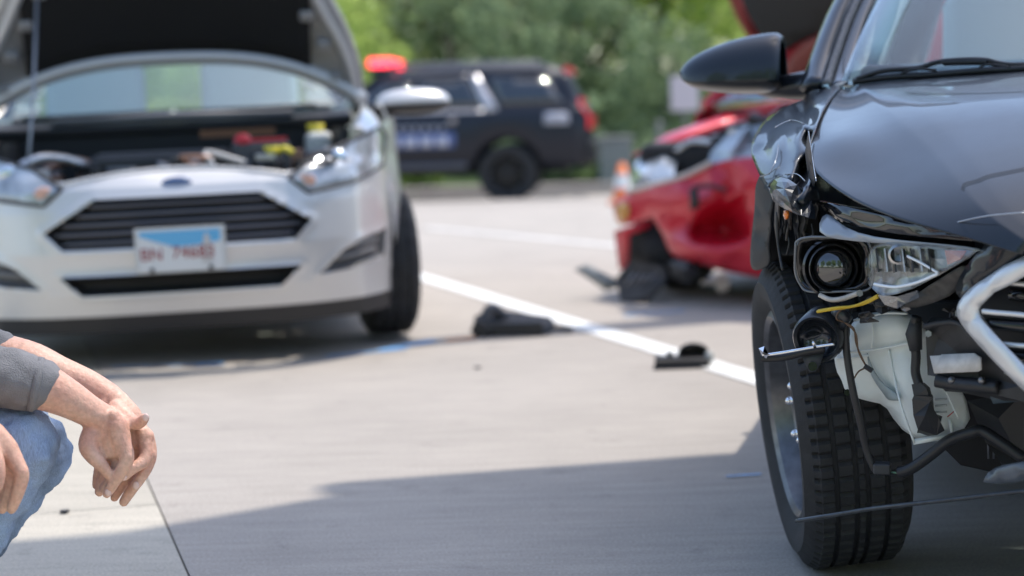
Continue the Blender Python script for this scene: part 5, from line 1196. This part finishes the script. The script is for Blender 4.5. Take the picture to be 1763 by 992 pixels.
hb = B(); hb.ball(pt(head, (-.015, 0, .035)), .10, 12, (1.0, .86, 1.08)); hair = remesh(hb, 'hair', hairm, person, .008, 2)
for s in (-1, 1):
    B().ball(pt(head, (.085, .033*s, .005)), .012, 8).make('eye', M('eye', (.75, .73, .7), .2), body, smooth=True)
sb = M('shoe', (.06, .05, .045), .7)
for a_ in (an, af):
    q = B(); limb(q, [(pt(a_, (-.03, 0, -.045)), .046), (pt(a_, (.05, 0, -.05)), .045), (pt(a_, (.16, 0, -.057)), .038), (pt(a_, (.2, 0, -.06)), .03)]); remesh(q, 'shoe', sb, person, .008, 2)
for (x, y, d, r) in ((186, 848, -.024, 6.5), (213, 821, -.016, 6.5), (234, 836, .010, 6.5), (251, 719, -.009, 6.5)):
    B().ball(Q(x, y, d), R_(r), 7, (.9, .45, 1.1)).make('fingernail', nail, body, smooth=True)

# second person: only one hand reaches into view
D0 = 2.95
p2 = empty('person', tuple(G(-330, 985)))
tag(p2, 'person beside the crouching one, only a relaxed hand showing over the knee', 'person')
b = B()
chain(b, [(-260, 640, -.02, 60), (-150, 690, -.02, 48), (-70, 728, -.02, 38), (-25, 752, -.01, 31)], 16)
palm(b, [(-25, 752, -.01, 29), (-5, 772, 0, 27), (10, 792, 0, 22)]); palm(b, [(-30, 770, .01, 26), (-12, 796, .015, 24)]); palm(b, [(-12, 748, -.01, 23), (12, 772, -.01, 20), (24, 792, -.008, 17)])
chain(b, [(16, 778, -.012, 17), (33, 806, -.016, 14.5), (37, 822, -.018, 13.8), (30, 850, -.016, 12), (20, 876, -.01, 10)])
chain(b, [(4, 790, .004, 16), (20, 822, .002, 13.5), (16, 850, .006, 12), (4, 876, .01, 10)])
chain(b, [(-10, 796, .018, 15), (2, 826, .02, 13), (-6, 852, .022, 11), (-16, 872, .024, 9)])
chain(b, [(-26, 796, .03, 14), (-20, 824, .034, 12), (-28, 846, .034, 10), (-36, 862, .034, 8.5)])
chain(b, [(-22, 760, -.03, 17), (-8, 790, -.045, 15), (-2, 816, -.05, 12), (-4, 838, -.05, 10)])
b.ball(Q(36, 812, -.018), R_(14.5), 7)
hip2 = P(-700, 860, D0-.1); neck2 = P(-560, 240, D0-.1); head2 = P(-520, 90, D0-.1)
limb(b, [(pt(hip2), .14), (pt(hip2.lerp(neck2, .5)), .14), (pt(hip2.lerp(neck2, .9)), .10), (pt(neck2), .06), (pt(neck2.lerp(head2, .4)), .055)])
b.ball(pt(head2), .095, 12, (1., .82, 1.22)); b.ball(pt(head2, (.03, 0, -.06)), .07, 10, (1, .85, .9)); b.ball(pt(head2, (.105, 0, -.01)), .017, 7); b.ball(pt(head2, (-.005, -.082, -.005)), .022, 7, (.8, .4, 1.3))
e2 = V(Q(-260, 640, -.02)); s2 = neck2.lerp(hip2, .12)
limb(b, [(pt(s2, (0, -.15, 0)), .06), (pt(s2.lerp(e2, .5), (0, -.1, 0)), .056), (pt(e2), R_(60))])
limb(b, [(pt(s2, (0, .15, 0)), .06), (pt(s2, (.0, .22, -.25)), .05), (pt(s2, (.15, .2, -.42)), .04), (pt(s2, (.28, .12, -.45)), .03)])
k2 = [V((hip2.x+.38, hip2.y-.1, .46)), V((hip2.x+.38, hip2.y+.14, .46))]
for s, k_ in zip((-.09, .09), k2):
    a_ = V((k_.x-.22, k_.y, .09))
    limb(b, [(pt(hip2, (0, s, 0)), .085), (pt(hip2.lerp(k_, .5)), .075), (pt(k_), .052), (pt(k_.lerp(a_, .4)), .05), (pt(a_), .036), (pt(a_, (.05, 0, -.05)), .034), (pt(a_, (.17, 0, -.06)), .026)])
body2 = remesh(b, 'body', skin, p2, .0038, 3)
b = B()
for s, k_ in zip((-.09, .09), k2):
    a_ = V((k_.x-.22, k_.y, .09)); limb(b, [(pt(hip2, (0, s, 0)), .10), (pt(hip2.lerp(k_, .5)), .09), (pt(k_), .068), (pt(k_.lerp(a_, .4)), .066), (pt(a_, (0, 0, .02)), .06)], 18)
limb(b, [(pt(hip2), .16), (pt(hip2.lerp(neck2, .2)), .15)])
remesh(b, 'trousers', M('dark trousers', (.04, .045, .06), .9), p2, .009, 4)
b = B(); limb(b, [(pt(hip2.lerp(neck2, .12)), .165), (pt(hip2.lerp(neck2, .5)), .155), (pt(hip2.lerp(neck2, .92)), .11)])
limb(b, [(pt(s2, (0, -.15, 0)), .075), (pt(s2.lerp(e2, .5), (0, -.1, 0)), .068), (pt(e2.lerp(s2, .2)), .066)]); limb(b, [(pt(s2, (0, .15, 0)), .075), (pt(s2, (.0, .22, -.25)), .062)])
remesh(b, 'shirt', M('navy shirt', (.03, .04, .07), .9), p2, .009, 4)
hb = B(); hb.ball(pt(head2, (-.015, 0, .035)), .10, 12, (1., .86, 1.08)); remesh(hb, 'hair', hairm, p2, .01, 2)
D0 = 3.1
# ================================================================== debris, cone, sign
def ground_piece(name, label, px, py, rz=0.):
    g = G(px, py); e = empty(name, (g.x, g.y, 0.002), (0, 0, rz)); return tag(e, label, 'car part')
db = ground_piece('bumper_fragment', 'long black bumper fragment lying in shadow near the silver hatchback wheel', 885, 578, radians(-3))
B().poly([(-.17, -.03, 0), (.13, -.03, 0), (.17, .0, .012), (.15, .06, .03), (-.02, .09, .055), (-.10, .06, .06), (-.16, .0, .05)], (0, .015, .035)).make('shell', dark_plastic, db, bevel=.01)
B().box((-.015, -.035, .03), (.27, .02, .055)).make('lip', black_plastic, db, bevel=.008)
B().tube(cr([(-.14, .0, .03), (-.10, .02, .11), (-.05, .05, .085), (0, .06, .05)], 5), [.02]*16, 8).make('stay', M('grey fragment', (.09, .09, .10), .5), db, smooth=True)
B().box((-.13, -.02, .03), (.08, .07, .06), MX.Rotation(.5, 3, 'Y')).make('bracket', black_plastic, db, bevel=.01)
B().tube(cr([(.12, 0, .02), (.19, .02, .02), (.24, .03, .015)], 5), .012, 8).make('tail', dark_plastic, db, smooth=True)
d2 = ground_piece('lamp_fragment', 'small black lamp housing lying on the white lane line', 1180, 634, radians(4))
B().poly([(-.11, -.02, .004), (.08, -.02, .004), (.095, .03, .004), (.09, .07, .01), (-.08, .07, .01), (-.105, .02, .02)], (.0, .0, .028)).make('shell', black_plastic, d2, bevel=.006)
B().poly([(-.115, -.025, 0), (.075, -.025, 0), (.07, -.01, .03), (-.105, -.01, .042)], (0, .012, 0)).make('lip', black_plastic, d2)
B().tube([(.035+.05*cos(a*pi/8), .035, .045+.032*sin(a*pi/8)) for a in range(17)], .007, 8, cap=False).make('ring', black_plastic, d2, smooth=True)
B().lathe([(.048, 0), (.046, .05), (.02, .06), (.001, .06)], 20, MX.Translation((.035, .035, .042)) @ MX.Diagonal((1, 1, .62, 1))).make('bowl', dark_plastic, d2, smooth=True)
B().ball((-.05, .03, .045), .014, 6).make('bulb', M('fragment pale', (.3, .29, .27), .5), d2, smooth=True)
B().ball((.09, .03, .03), .03, 7, (.6, 1, .8)).make('clear_piece', M('clear bit', (.35, .36, .34), .3), d2, smooth=True)
rd2 = random.Random(12)
CH = []
for k in range(4):
    q = B(); s = .004+.002*k
    q.poly([(s*rd2.uniform(.6, 1.6)*cos(a), s*rd2.uniform(.6, 1.3)*sin(a), 0) for a in [i*2*pi/6 for i in range(6)]], (0, 0, s*.5))
    me = bpy.data.meshes.new('debris_chip'); me.from_pydata([tuple(v) for v in q.v], [], q.f); me.materials.append([dark_plastic, black_plastic, M('rust chip', (.3, .2, .15), .8), dark_plastic][k]); CH.append(me)
for i, (px, py, k) in enumerate([(822, 635, 3), (604, 610, 0), (412, 628, 1), (112, 884, 3)]):
    o = bpy.data.objects.new('debris_chip', CH[k]); COL.objects.link(o); g = G(px, py); o.location = (g.x, g.y, .003); o.rotation_euler.z = i*1.3
    tag(o, ['tiny grey plastic chip on the open concrete', 'tiny black plastic chip on the open concrete', 'tiny rusty chip on the concrete', 'larger grey plastic chip on the concrete'][k], 'debris', 'chips scattered on the concrete %d' % k)
# traffic cone
cp = P(1072, 333, 20.5); ce = empty('traffic_cone', (cp.x, cp.y, gz(cp.y)))
tag(ce, 'orange traffic cone with white band beyond the red car', 'traffic cone')
orange = M('cone orange', (.85, .20, .04), .5)
T90 = MX.Rotation(radians(90), 4, 'X')
B().box((0, 0, .02), (.32, .32, .04)).make('base', orange, ce, bevel=.01)
B().lathe([(.12, .03), (.035, .46), (.001, .46)], 24, T90).make('cone', orange, ce, smooth=True)
B().lathe([(.092, .18), (.061, .34)], 24, T90).make('band', M('cone white', (.8, .8, .78), .4), ce, smooth=True)
# roadside sign
sp = P(1180, 250, 27.5); se = empty('road_sign', (sp.x, sp.y, gz(27.5)-.05))
tag(se, 'white rectangular road sign on a grey post before the trees', 'sign')
zt = P(1180, 155, 27.5).z - gz(27.5)
B().box((0, -.03, zt), (.42, .012, .52)).make('panel', M('sign white', (.62, .55, .57), .5), se, bevel=.01)
B().cyl((0, 0, 0), (0, 0, zt+.2), .03, 10).make('post', steel, se)
s2_ = P(1135, 230, 30); pe = empty('marker_post', (s2_.x, s2_.y, gz(30)-.05)); tag(pe, 'plain thin grey post standing at the road verge', 'post')
B().cyl((0, 0, 0), (0, 0, 1.15), .05, 10).make('shaft', M('weathered grey', (.25, .24, .23), .8), pe); B().ball((0, 0, 1.15), .06, 8).make('cap', MATS['weathered grey'], pe, smooth=True)
bx = P(1060, 260, 31); be = empty('utility_box', (bx.x, bx.y, gz(31)-.05)); tag(be, 'low grey utility cabinet on the verge behind the police SUV', 'utility box')
B().box((0, 0, .45), (.55, .4, .9)).make('cabinet', M('cabinet grey', (.27, .26, .25), .7, var=.1), be, bevel=.04); B().box((0, 0, .93), (.6, .45, .06)).make('lid', MATS['cabinet grey'], be, bevel=.02)
